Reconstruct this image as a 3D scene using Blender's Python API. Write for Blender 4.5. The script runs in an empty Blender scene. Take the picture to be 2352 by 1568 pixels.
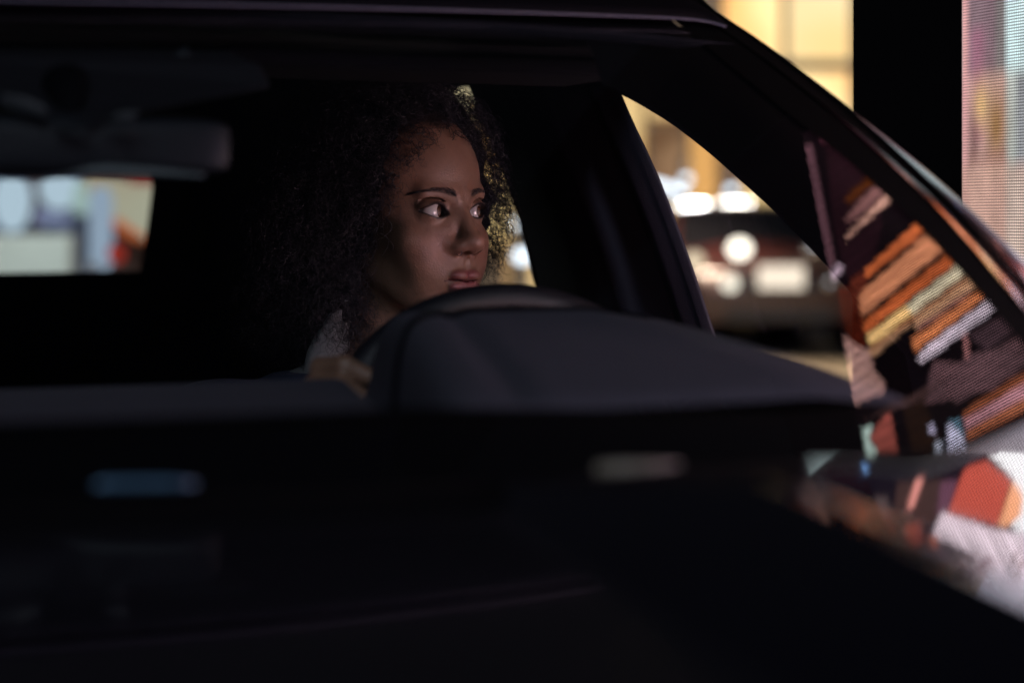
import bpy, bmesh, math, random
import numpy as np
from mathutils import Vector, Matrix
from mathutils.geometry import tessellate_polygon

random.seed(7); RNG = np.random.default_rng(7)
SC = bpy.context.scene; COL = SC.collection

# ------------------------------------------------------------------ camera
FP, PW, PH, HZ, CH = 4573.0, 2352.0, 1568.0, 520.0, 1.2     # photo pixels per unit slope, size, horizon row, camera height
cam = bpy.data.cameras.new("camera"); camo = bpy.data.objects.new("camera", cam); COL.objects.link(camo)
camo.location = (0, 0, CH); camo.rotation_euler = (math.radians(90), 0, 0)
cam.sensor_width = 36; cam.lens = 36 * FP / PW; cam.shift_y = -(PH / 2 - HZ) / PW
cam.clip_start = .05; cam.clip_end = 400
cam.dof.use_dof = True; cam.dof.focus_distance = 2.21; cam.dof.aperture_fstop = 2.6; cam.dof.aperture_blades = 0
SC.camera = camo

# ------------------------------------------------------------------ night sky and an added fill sun
w = bpy.data.worlds.new("World"); SC.world = w; w.use_nodes = True
nt = w.node_tree; bg = nt.nodes["Background"]
sky = nt.nodes.new("ShaderNodeTexSky"); sky.sky_type = 'NISHITA'; sky.sun_disc = False
sky.sun_elevation = math.radians(-3.0); sky.sun_rotation = math.radians(-150)
nt.links.new(sky.outputs[0], bg.inputs[0]); bg.inputs[1].default_value = 0.10
moon = bpy.data.lights.new("moonlight", 'SUN'); moon.energy = 1.3; moon.angle = math.radians(28); moon.color = (.80, .86, 1)  # added sun lamp, no moon in view, brightens dashboard and lower face
mo = bpy.data.objects.new("moonlight", moon); COL.objects.link(mo); mo.rotation_euler = Vector((-.06, .77, -.42)).to_track_quat('-Z', 'Y').to_euler()
SC.view_settings.view_transform = 'Standard'; SC.view_settings.look = 'None'
SC.view_settings.exposure = 0; SC.view_settings.gamma = 1
SC.cycles.max_bounces = 8; SC.cycles.transparent_max_bounces = 12; SC.cycles.glossy_bounces = 5
SC.cycles.caustics_reflective = False; SC.cycles.caustics_refractive = False
SC.cycles.sample_clamp_indirect = 4

# ------------------------------------------------------------------ frames
YAW = math.radians(22)
CB = np.array([-math.sin(YAW), math.cos(YAW), 0.]); CL = np.array([math.cos(YAW), math.sin(YAW), 0.]); CM = np.array([-.32, 1.5, 0.])
CO = np.array([0, 0, CH])
def car2w(b, l, z): return CM + b * CB + l * CL + np.array([0, 0, z])
def w2car(p): d = np.asarray(p, float) - CM; return np.array([d @ CB, d @ CL, d[2]])
def ray(px, py): return np.array([(px - PW / 2) / FP, 1., -(py - HZ) / FP])
def at(px, py, d): return CO + ray(px, py) * d
LATK = -.27
def lat_hit(px, py, l0=.85, k=LATK):           # the leaning side plane of the car: l = l0 + k (z - 1.05)
    D = ray(px, py); n = CL.copy(); n[2] = -k
    p0 = car2w(0, l0, 1.05); t = ((p0 - CO) @ n) / (D @ n); return CO + D * t
def b_hit(px, py, b0, k=0.):                   # a cross plane of the car: b = b0 + k (z - 1.2)
    D = ray(px, py); n = CB.copy(); n[2] = -k
    p0 = car2w(b0, 0, 1.2); t = ((p0 - CO) @ n) / (D @ n); return CO + D * t
WS_CT, WS_BT, WS_ZT, WS_K = 1 / math.tan(math.radians(30)), .12, 1.40, .22
def ws_b(l, z): return WS_BT - (WS_ZT - z) * WS_CT + WS_K * l * l
def ws_hit(px, py, off=0.):                    # the curved windscreen
    D = ray(px, py); lo, hi = .3, 4.
    for _ in range(45):
        m = (lo + hi) / 2; c = w2car(CO + D * m)
        if c[0] - off - ws_b(c[1], c[2]) > 0: hi = m
        else: lo = m
    P = CO + D * lo; c = w2car(P)
    g = np.array([1, -2 * WS_K * c[1], -WS_CT]); g /= np.linalg.norm(g)
    N = -(g[0] * CB + g[1] * CL + np.array([0, 0, g[2]]))
    return P, N
LW = 1.15                                       # lateral position of the video wall

# ------------------------------------------------------------------ materials
def lin(c): 
    c = np.asarray(c, float) / 255.; return tuple(np.where(c <= .04045, c / 12.92, ((c + .055) / 1.055) ** 2.4))
def newmat(name):
    m = bpy.data.materials.new(name); m.use_nodes = True; return m, m.node_tree, m.node_tree.nodes["Principled BSDF"]
def pbr(name, col, rough=.6, metal=0., spec=.5, coat=0., noise=0., nscale=30., bump=0., bscale=200., sss=0., emit=None, es=0.):
    m, t, p = newmat(name)
    p.inputs["Base Color"].default_value = (*col, 1); p.inputs["Roughness"].default_value = rough
    p.inputs["Metallic"].default_value = metal; p.inputs["Specular IOR Level"].default_value = spec
    p.inputs["Coat Weight"].default_value = coat; p.inputs["Coat Roughness"].default_value = .04
    if sss: 
        p.inputs["Subsurface Weight"].default_value = sss; p.inputs["Subsurface Radius"].default_value = (.012, .004, .002); p.inputs["Subsurface Scale"].default_value = .6
    tc = t.nodes.new("ShaderNodeTexCoord")
    if noise:
        n = t.nodes.new("ShaderNodeTexNoise"); n.inputs["Scale"].default_value = nscale; n.inputs["Detail"].default_value = 5
        t.links.new(tc.outputs["Object"], n.inputs["Vector"])
        mx = t.nodes.new("ShaderNodeMix"); mx.data_type = 'RGBA'
        mx.inputs[6].default_value = (*[c * (1 - noise) for c in col], 1); mx.inputs[7].default_value = (*[min(1, c * (1 + noise)) for c in col], 1)
        t.links.new(n.outputs["Fac"], mx.inputs[0]); t.links.new(mx.outputs[2], p.inputs["Base Color"])
    if bump:
        n2 = t.nodes.new("ShaderNodeTexNoise"); n2.inputs["Scale"].default_value = bscale; n2.inputs["Detail"].default_value = 4
        t.links.new(tc.outputs["Object"], n2.inputs["Vector"])
        b = t.nodes.new("ShaderNodeBump"); b.inputs["Strength"].default_value = bump; b.inputs["Distance"].default_value = .002
        t.links.new(n2.outputs["Fac"], b.inputs["Height"]); t.links.new(b.outputs[0], p.inputs["Normal"])
    if emit is not None:
        p.inputs["Emission Color"].default_value = (*emit, 1); p.inputs["Emission Strength"].default_value = es
    return m
def lamp_mat(name, rgb, s):                    # something that gives off light
    m, t, p = newmat(name); t.nodes.remove(p)
    e = t.nodes.new("ShaderNodeEmission"); e.inputs[0].default_value = (*lin(rgb), 1); e.inputs[1].default_value = s
    t.links.new(e.outputs[0], t.nodes["Material Output"].inputs[0]); return m
def lit_window_mat(name, a, b, s, scale):      # a lit room seen through glass: uneven light
    m, t, p = newmat(name); t.nodes.remove(p)
    tc = t.nodes.new("ShaderNodeTexCoord"); n = t.nodes.new("ShaderNodeTexNoise"); n.inputs["Scale"].default_value = scale; n.inputs["Detail"].default_value = 1.5
    r = t.nodes.new("ShaderNodeValToRGB"); r.color_ramp.elements[0].position = .38; r.color_ramp.elements[1].position = .62
    r.color_ramp.elements[0].color = (*lin(a), 1); r.color_ramp.elements[1].color = (*lin(b), 1)
    e = t.nodes.new("ShaderNodeEmission"); e.inputs[1].default_value = s
    t.links.new(tc.outputs["Object"], n.inputs["Vector"]); t.links.new(n.outputs["Fac"], r.inputs[0]); t.links.new(r.outputs[0], e.inputs[0])
    t.links.new(e.outputs[0], t.nodes["Material Output"].inputs[0]); return m
def glass_mat(name, tint=(.85, .88, .87), ior=1.5, rough=.0):
    m, t, p = newmat(name); t.nodes.remove(p)
    tr = t.nodes.new("ShaderNodeBsdfTransparent"); tr.inputs[0].default_value = (*tint, 1)
    g = t.nodes.new("ShaderNodeBsdfGlossy"); g.inputs["Roughness"].default_value = rough
    f0 = ((ior - 1) / (ior + 1)) ** 2              # Schlick's curve, the same from both sides of the sheet
    lw_ = t.nodes.new("ShaderNodeLayerWeight"); lw_.inputs[0].default_value = .5
    pw = t.nodes.new("ShaderNodeMath"); pw.operation = 'POWER'; pw.inputs[1].default_value = 5; t.links.new(lw_.outputs["Facing"], pw.inputs[0])
    f = t.nodes.new("ShaderNodeMath"); f.operation = 'MULTIPLY_ADD'; f.inputs[1].default_value = 1 - f0; f.inputs[2].default_value = f0; t.links.new(pw.outputs[0], f.inputs[0])
    mx = t.nodes.new("ShaderNodeMixShader")
    t.links.new(f.outputs[0], mx.inputs[0]); t.links.new(tr.outputs[0], mx.inputs[1]); t.links.new(g.outputs[0], mx.inputs[2])
    t.links.new(mx.outputs[0], t.nodes["Material Output"].inputs[0]); return m
def vcol_mat(name, rough=.5, spec=.5, sss=0., bump=0., bscale=400.):
    m = pbr(name, (.5, .5, .5), rough, spec=spec, sss=sss, bump=bump, bscale=bscale); t = m.node_tree
    a = t.nodes.new("ShaderNodeAttribute"); a.attribute_name = "Col"
    t.links.new(a.outputs["Color"], t.nodes["Principled BSDF"].inputs["Base Color"])
    r = t.nodes.new("ShaderNodeAttribute"); r.attribute_name = "Rough"; t.links.new(r.outputs["Fac"], t.nodes["Principled BSDF"].inputs["Roughness"])
    return m

M = dict(
 paint=pbr("black_car_paint", (.0035, .003, .006), .12, spec=.5, coat=1.0),
 trimgloss=pbr("gloss_black_trim", (.004, .004, .005), .1, coat=1.0),
 rail=pbr("dark_chrome", (.34, .31, .33), .12, metal=1.),
 rubber=pbr("black_rubber", (.0012, .0012, .0015), .9, spec=.03),
 frit=pbr("black_glass_print", (.0012, .0012, .002), .8, spec=.05),
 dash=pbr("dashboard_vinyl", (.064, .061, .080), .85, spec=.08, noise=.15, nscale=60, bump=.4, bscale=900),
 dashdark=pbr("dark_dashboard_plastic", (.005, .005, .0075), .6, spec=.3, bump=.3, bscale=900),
 liner=pbr("dark_headliner_cloth", (.004, .004, .0065), .95, spec=.1, bump=.3, bscale=1200),
 panel=pbr("dark_interior_plastic", (.050, .047, .072), .55, spec=.4, bump=.3, bscale=700),
 seat=pbr("black_seat_leather", (.003, .003, .0045), 1., spec=0., noise=.2, nscale=25, bump=.4, bscale=300),
 leather=pbr("wheel_leather", (.006, .006, .009), .42, spec=.5, bump=.3, bscale=900),
 satin=pbr("satin_grey_trim", (.07, .08, .085), .35, metal=.4), wiper=pbr("wiper_arm_metal", (.07, .15, .24), .3, metal=.5), wiper2=pbr("beige_wiper_nozzle", (.16, .14, .11), .5),
 mirrorshell=pbr("grey_mirror_shell", (.011, .013, .016), .45, spec=.14),
 mglass=pbr("mirror_glass", (.8, .8, .8), .02, metal=1.),
 ws=glass_mat("windscreen_glass", (.90, .92, .92), 1.72),
 sideglass=glass_mat("side_window_glass", (.88, .88, .88), 1.3),
 asphalt=pbr("asphalt", (.05, .048, .046), .55, noise=.4, nscale=3, bump=.5, bscale=60),
 paving=pbr("pale_paving", (.42, .42, .38), .5, noise=.15, nscale=2),
 blackmetal=pbr("black_housing", (.0015, .0015, .002), .9, spec=.05),
)

# ------------------------------------------------------------------ mesh helpers
def add(name, me, parent=None):
    o = bpy.data.objects.new(name, me); COL.objects.link(o)
    if parent: o.parent = parent
    return o
def mesh(name, V, F, m, parent=None, smooth=True, solid=0., bevel=0., sub=0):
    me = bpy.data.meshes.new(name); me.from_pydata([tuple(map(float, v)) for v in V], [], [tuple(map(int, f)) for f in F]); me.update()
    bm = bmesh.new(); bm.from_mesh(me); bmesh.ops.recalc_face_normals(bm, faces=bm.faces); bm.to_mesh(me); bm.free()
    if m: me.materials.append(m)
    if smooth: me.polygons.foreach_set("use_smooth", [True] * len(me.polygons))
    o = add(name, me, parent)
    if solid: 
        s = o.modifiers.new("s", 'SOLIDIFY'); s.thickness = solid; s.offset = 0
    if bevel: 
        b = o.modifiers.new("b", 'BEVEL'); b.width = bevel; b.segments = 3; b.limit_method = 'ANGLE'
    if sub:
        s = o.modifiers.new("u", 'SUBSURF'); s.levels = s.render_levels = sub
    return o
def npmesh(name, V, F, m, parent=None, smooth=True, cols=None, rough=None):
    V = np.asarray(V, np.float32); F = np.asarray(F, np.int32); k = F.shape[1]
    me = bpy.data.meshes.new(name); me.vertices.add(len(V)); me.vertices.foreach_set("co", V.ravel())
    me.loops.add(F.size); me.loops.foreach_set("vertex_index", F.ravel())
    me.polygons.add(len(F)); me.polygons.foreach_set("loop_start", np.arange(0, F.size, k, dtype=np.int32))
    me.update(calc_edges=True)
    if smooth: me.polygons.foreach_set("use_smooth", np.ones(len(F), bool))
    if cols is not None:
        a = me.attributes.new("Col", 'FLOAT_COLOR', 'POINT'); c = np.ones((len(V), 4), np.float32); c[:, :3] = cols; a.data.foreach_set("color", c.ravel())
    if rough is not None:
        a = me.attributes.new("Rough", 'FLOAT', 'POINT'); a.data.foreach_set("value", np.asarray(rough, np.float32))
    if m: me.materials.append(m)
    return add(name, me, parent)
def empty(name, loc, label=None, cat=None, group=None, kind=None):
    o = bpy.data.objects.new(name, None); COL.objects.link(o); o.location = tuple(loc); o.empty_display_size = .1
    tag(o, label, cat, group, kind); return o
def tag(o, label=None, cat=None, group=None, kind=None):
    for k, v in (("label", label), ("category", cat), ("group", group), ("kind", kind)):
        if v: o[k] = v
    return o
def rebase(root):                               # children were built in world space under a moved root
    mi = Matrix.Translation(-root.location)      # offsets stay in the parent inverse
    for c in root.children: c.matrix_parent_inverse = mi
def holed(outer, holes, thick, toward):         # outlines as 3-D points -> slab with openings
    loops = [[Vector(p) for p in outer]] + [[Vector(p) for p in h] for h in holes]
    V = [p for l in loops for p in l]; n = len(V)
    bm = bmesh.new(); bv_ = [bm.verts.new(p) for p in V]; ed = []; s = 0
    for l in loops:
        k = len(l)
        for i in range(k): ed.append(bm.edges.new((bv_[s + i], bv_[s + (i + 1) % k])))
        s += k
    bm.verts.index_update(); bmesh.ops.triangle_fill(bm, edges=ed, use_beauty=True, use_dissolve=False, normal=Vector(toward))
    bm.verts.index_update(); tri = [tuple(v.index for v in f.verts) for f in bm.faces]; bm.free()
    T = Vector(toward).normalized() * thick
    F = [tuple(t) for t in tri] + [tuple(i + n for i in t[::-1]) for t in tri]; s = 0
    for l in loops:
        k = len(l)
        for i in range(k): a, b = s + i, s + (i + 1) % k; F.append((a, b, b + n, a + n))
        s += k
    return V + [v + T for v in V], F
def box(c, sx, sy, sz, X=(1, 0, 0), Y=(0, 1, 0), Z=(0, 0, 1)):
    c = np.asarray(c, float); X, Y, Z = (np.asarray(a, float) for a in (X, Y, Z))
    V = [c + X * sx * i / 2 + Y * sy * j / 2 + Z * sz * k / 2 for k in (-1, 1) for j in (-1, 1) for i in (-1, 1)]
    return V, [(0, 1, 3, 2), (4, 5, 7, 6), (0, 1, 5, 4), (2, 3, 7, 6), (0, 2, 6, 4), (1, 3, 7, 5)]
def join(parts):
    V, F = [], []
    for v, f in parts: n = len(V); V += list(v); F += [tuple(i + n for i in q) for q in f]
    return V, F
def tube(P, r, n=12, closed=False, flat=(1, 1)):
    P = [np.asarray(p, float) for p in P]; k = len(P); V, F = [], []
    rr = r if hasattr(r, '__len__') else [r] * k; up = np.array([0, 0, 1.])
    for i in range(k):
        a, b = (P[(i - 1) % k], P[(i + 1) % k]) if closed else (P[max(i - 1, 0)], P[min(i + 1, k - 1)])
        t = (b - a) / (np.linalg.norm(b - a) + 1e-9); s = np.cross(t, up)
        if np.linalg.norm(s) < .1: s = np.cross(t, [1., 0, 0])
        s /= np.linalg.norm(s); u = np.cross(s, t)
        for j in range(n):
            a_ = 2 * math.pi * j / n; V.append(P[i] + rr[i] * (s * math.cos(a_) * flat[0] + u * math.sin(a_) * flat[1]))
    for i in range(k if closed else k - 1):
        for j in range(n):
            i2 = (i + 1) % k; F.append((i * n + j, i * n + (j + 1) % n, i2 * n + (j + 1) % n, i2 * n + j))
    if not closed: F += [tuple(range(n))[::-1], tuple(range((k - 1) * n, k * n))]
    return V, F
def uvsphere(c, r, nu=20, nv=12, sc=(1, 1, 1)):
    V = [np.asarray(c) + r * np.array(sc) * np.array([math.cos(2 * math.pi * i / nu) * math.sin(math.pi * j / nv), math.sin(2 * math.pi * i / nu) * math.sin(math.pi * j / nv), math.cos(math.pi * j / nv)]) for j in range(nv + 1) for i in range(nu)]
    return V, [(j * nu + i, j * nu + (i + 1) % nu, (j + 1) * nu + (i + 1) % nu, (j + 1) * nu + i) for j in range(nv) for i in range(nu)]
def spl(P, n):                                  # smooth curve through points
    P = np.asarray(P, float); k = len(P); out = []
    for s in np.linspace(0, k - 1 - 1e-9, n):
        i = int(s); t = s - i; p0, p1, p2, p3 = P[max(i - 1, 0)], P[i], P[i + 1], P[min(i + 2, k - 1)]
        out.append(.5 * (2 * p1 + (p2 - p0) * t + (2 * p0 - 5 * p1 + 4 * p2 - p3) * t ** 2 + (3 * p1 - p0 - 3 * p2 + p3) * t ** 3))
    return np.array(out)
def grid(rows):                                 # list of equally long rows of points
    n = len(rows[0]); return [p for r in rows for p in r], [(i * n + j, i * n + j + 1, (i + 1) * n + j + 1, (i + 1) * n + j) for i in range(len(rows) - 1) for j in range(n - 1)]

#@@ GROUND
# ------------------------------------------------------------------ ground and outer setting
road = mesh("road", *box((0, 60, -.05), 400, 400, .1), M['asphalt'], smooth=False); tag(road, "dark asphalt city street under the cars", None, None, "structure")

#@@ WALL
# ------------------------------------------------------------------ the video wall beside the car
GW, GH, GD = 4.4, 2.3, .98                       # screen brightness of the three picture areas
P_Z = {1: (1950, 320, 3.92), 2: (2050, 500, 3.484), 3: (2050, 850, 3.484), 4: (2000, 1150, 3.136)}
def zc(z, pts): ox, oy, s = P_Z[z]; return np.array([((ox + x / s) * .9408, (oy + y / s) * .9408) for x, y in pts])
def inpoly(P, X, Y):
    r = np.zeros(X.shape, bool); n = len(P)
    for i in range(n):
        x1, y1 = P[i]; x2, y2 = P[(i + 1) % n]
        c = ((y1 > Y) != (y2 > Y)) & (X < (x2 - x1) * (Y - y1) / (y2 - y1 + 1e-9) + x1); r ^= c
    return r
ws_pic = [
 (1, [(-400, -200), (3000, -200), (3000, 3200), (-400, 3200)], (12, 5, 8)),
 (1, [(250, 50), (700, 250), (800, 900), (700, 1300), (450, 1400), (330, 900)], (30, 12, 18)),
 (1, [(430, 650), (670, 430), (725, 490), (490, 700)], (78, 36, 10)), (1, [(420, 880), (560, 690), (750, 500), (835, 590), (560, 830)], (128, 86, 84)),
 (1, [(430, 1060), (470, 990), (850, 595), (900, 645), (560, 935)], (212, 158, 140)),
 (1, [(50, 140), (130, 130), (350, 1240), (290, 1330)], (88, 58, 66)), (1, [(190, 60), (270, 40), (290, 110), (210, 130)], (70, 35, 45)),
 (1, [(295, 1360), (380, 1260), (435, 1310), (330, 1450)], (170, 145, 160)),
 (2, [(-20, 700), (110, 700), (190, 950), (230, 1250), (100, 1200), (20, 950)], (72, 22, 10)),
 (2, [(90, 640), (200, 560), (240, 620), (190, 900), (120, 900)], (90, 36, 24)),
 (2, [(215, 560), (650, 160), (720, 220), (225, 615)], (222, 112, 62)), (2, [(165, 765), (720, 262), (890, 380), (185, 945)], (208, 132, 95)),
 (2, [(195, 1010), (900, 440), (980, 500), (210, 1090)], (200, 98, 52)), (2, [(230, 1110), (600, 830), (700, 900), (265, 1205)], (255, 205, 135)),
 (2, [(560, 860), (1000, 515), (1065, 590), (620, 930)], (228, 212, 180)), (2, [(240, 1230), (700, 905), (1090, 610), (1160, 690), (640, 1065), (630, 990), (280, 1295)], (200, 150, 115)),
 (2, [(260, 1200), (1030, 620), (1090, 640), (270, 1235)], (130, 75, 45)), (2, [(650, 1040), (900, 860), (1150, 690), (1060, 800), (660, 1080)], (130, 85, 78)),
 (2, [(605, 1150), (1170, 735), (1235, 790), (640, 1250)], (212, 124, 78)), (2, [(650, 1310), (760, 1190), (1260, 810), (1325, 890), (700, 1345)], (226, 206, 222)),
 (2, [(1045, 1100), (1080, 1090), (1115, 1330), (1075, 1340)], (180, 120, 120)), (2, [(1090, 1110), (1400, 930), (1490, 1080), (1250, 1240)], (72, 52, 58)),
 (2, [(1130, 1350), (1500, 1130), (1700, 1150), (1700, 1280), (1300, 1568), (700, 1700), (800, 1330)], (112, 80, 85)),
 (2, [(30, 1100), (110, 1170), (250, 1260), (300, 1420), (390, 1520), (370, 1600), (110, 1700), (60, 1300)], (178, 132, 124)),
 (3, [(60, 0), (240, 0), (280, 190), (385, 300), (290, 395), (230, 350), (150, 495), (100, 250)], (172, 130, 122)),
 (3, [(190, 620), (700, 350), (960, 240), (900, 340), (750, 430), (420, 530)], (76, 52, 50)), (3, [(740, 380), (950, 230), (1100, 60), (1700, -80), (1700, 80), (980, 470), (950, 340), (760, 430)], (104, 75, 80)),
 (3, [(540, 500), (720, 440), (900, 900), (620, 900)], (38, 22, 14)),
 (3, [(1040, 545), (1700, 120), (1700, 220), (1060, 595)], (165, 92, 60)), (3, [(1060, 610), (1568, 300), (1700, 250), (1700, 350), (1070, 695)], (222, 156, 168)),
 (3, [(1075, 700), (1700, 360), (1700, 470), (1090, 800)], (190, 112, 80)), (3, [(1090, 895), (1700, 540), (1700, 640), (1100, 930)], (160, 78, 55)),
 (3, [(190, 680), (285, 635), (245, 780), (325, 870), (310, 975), (240, 975)], (200, 225, 215)), (3, [(250, 770), (340, 620), (430, 540), (500, 900), (330, 900), (310, 820)], (166, 84, 74)),
 (3, [(915, 650), (1030, 610), (1085, 900), (930, 925)], (222, 218, 248)), (3, [(930, 620), (1020, 590), (1070, 760), (1010, 700)], (90, 125, 145)),
 (3, [(755, 650), (790, 630), (815, 700), (790, 740), (765, 710)], (208, 200, 232)), (3, [(810, 800), (850, 785), (875, 850), (860, 940), (820, 920)], (200, 205, 225))]
hd_pic = [
 (3, [(-900, 200), (4000, 200), (4000, 4000), (-900, 4000)], (22, 17, 25)),
 (3, [(1180, 800), (1900, 400), (1900, 1900), (1400, 1450), (1500, 1250), (1470, 1100)], (236, 233, 236)),
 (4, [(0, 0), (220, 20), (200, 200), (230, 340), (0, 280), (-300, 150), (-400, 0)], (60, 32, 34)),
 (4, [(600, 80), (980, 60), (920, 380), (760, 420), (560, 360)], (64, 46, 44)),
 (4, [(930, 80), (1060, 60), (990, 300), (900, 330)], (96, 62, 78)),
 (4, [(935, 305), (1330, 440), (1900, 520), (1900, 1500), (1568, 1260), (1130, 960), (860, 740), (1100, 700), (870, 480)], (218, 198, 208)),
 (4, [(780, 600), (930, 600), (1180, 760), (1150, 960), (880, 800)], (116, 94, 104)),
 (4, [(950, 530), (1180, 640), (1210, 740), (1060, 650), (930, 590)], (56, 42, 46)),
 (4, [(1330, 1000), (1500, 600), (1530, 610), (1370, 1040)], (150, 130, 135)), (4, [(1440, 880), (1568, 650), (1568, 720), (1470, 930)], (140, 112, 110)), (4, [(1180, 760), (1290, 660), (1330, 670), (1220, 790)], (150, 118, 128)),
 (4, [(200, 170), (520, 200), (570, 480), (330, 430), (220, 340)], (80, 66, 66)), (4, [(225, 230), (300, 210), (330, 320), (290, 410), (235, 350)], (125, 134, 134)),
 (4, [(640, 420), (760, 400), (800, 540), (740, 610), (660, 560)], (150, 66, 54)), (4, [(830, 500), (900, 500), (910, 590), (850, 600)], (165, 78, 42)), (4, [(500, 300), (560, 420), (600, 520), (540, 500)], (120, 52, 42)),
 (4, [(740, 45), (805, 45), (725, 285), (668, 300)], (216, 140, 130)),
 (3, [(1100, 1000), (1250, 955), (1462, 1120), (1340, 1505), (925, 1395), (1040, 1060)], (180, 78, 64)), (3, [(1475, 1120), (1560, 1250), (1540, 1420), (1420, 1510), (1350, 1505)], (238, 164, 122)),
 (3, [(100, 980), (230, 960), (245, 1040), (150, 1110), (110, 1230), (50, 1230)], (120, 165, 225)), (3, [(-10, 980), (100, 980), (90, 1060), (20, 1020)], (220, 90, 66))]
def paint(pic, X, Y):
    c = np.zeros(X.shape + (3,)); acc = 0
    offs = [(-5, -5), (5, -5), (-5, 5), (5, 5), (0, 0), (0, -7), (0, 7)]
    for dx, dy in offs:
        k = np.zeros(X.shape + (3,))
        for z, pts, col in pic: m = inpoly(zc(z, pts), X + dx, Y + dy); k[m] = lin(col)
        acc = acc + k
    return acc / len(offs)
def refl_map(hit, pts):                          # which photo pixels show which wall point in a glossy surface
    q = []
    for px, py in pts:
        P, N = hit(px, py); D = ray(px, py); D /= np.linalg.norm(D); R = D - 2 * (D @ N) * N; c = w2car(P)
        t = (LW - c[1]) / (R @ CL); k = w2car(P + R * t); q.append((px, py, k[0], k[2]))
    q = np.array(q); n = 5
    A = lambda b, z: np.stack([b ** i * z ** j for i in range(n + 1) for j in range(n + 1 - i)], -1)
    sx = np.linalg.lstsq(A(q[:, 2], q[:, 3]), q[:, 0], rcond=None)[0]; sy = np.linalg.lstsq(A(q[:, 2], q[:, 3]), q[:, 1], rcond=None)[0]
    return (lambda b, z: (A(b, z) @ sx, A(b, z) @ sy)), q
SB, SL = .35, -.30                               # slopes of the raised shoulder of the bonnet
_a = w2car(CO + ray(2150, 520) * .87)
def sh_hit(px, py):
    D = ray(px, py); db, dl = D @ CB, D @ CL; c0 = w2car((0, 0, 0))
    t = (1.05 + SB * (c0[0] - _a[0]) + SL * (c0[1] - _a[1]) - CH) / (D[2] - SB * db - SL * dl)
    N = np.array([0, 0, 1.]) - SB * CB - SL * CL; return CO + D * t, N / np.linalg.norm(N)
ws_inv, wq = refl_map(lambda x, y: ws_hit(x, y), [(x, y) for x in range(1830, 2356, 25) for y in range(300, 1090, 25) if w2car(ws_hit(x, y)[0])[1] < .735])
hd_inv, hq = refl_map(sh_hit, [(x, y) for x in range(1840, 2400, 30) for y in range(1040, 1520, 30)])
bs = np.unique(np.round(np.concatenate([np.arange(-2.6, -.2, .06), np.arange(-.2, .53, .004), [.53]]), 4))
zs = np.unique(np.round(np.concatenate([np.arange(.45, 1.1, .05), np.arange(1.1, 2.065, .004)]), 4))
Bg, Zg = np.meshgrid(bs, zs, indexing='ij')
def soft(n, s, seed):
    r = np.random.default_rng(seed); a = np.zeros(n)
    for k in range(1, 5): a += np.sin(s * k + r.uniform(0, 6)) * r.uniform(.3, 1) / k
    return a
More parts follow.
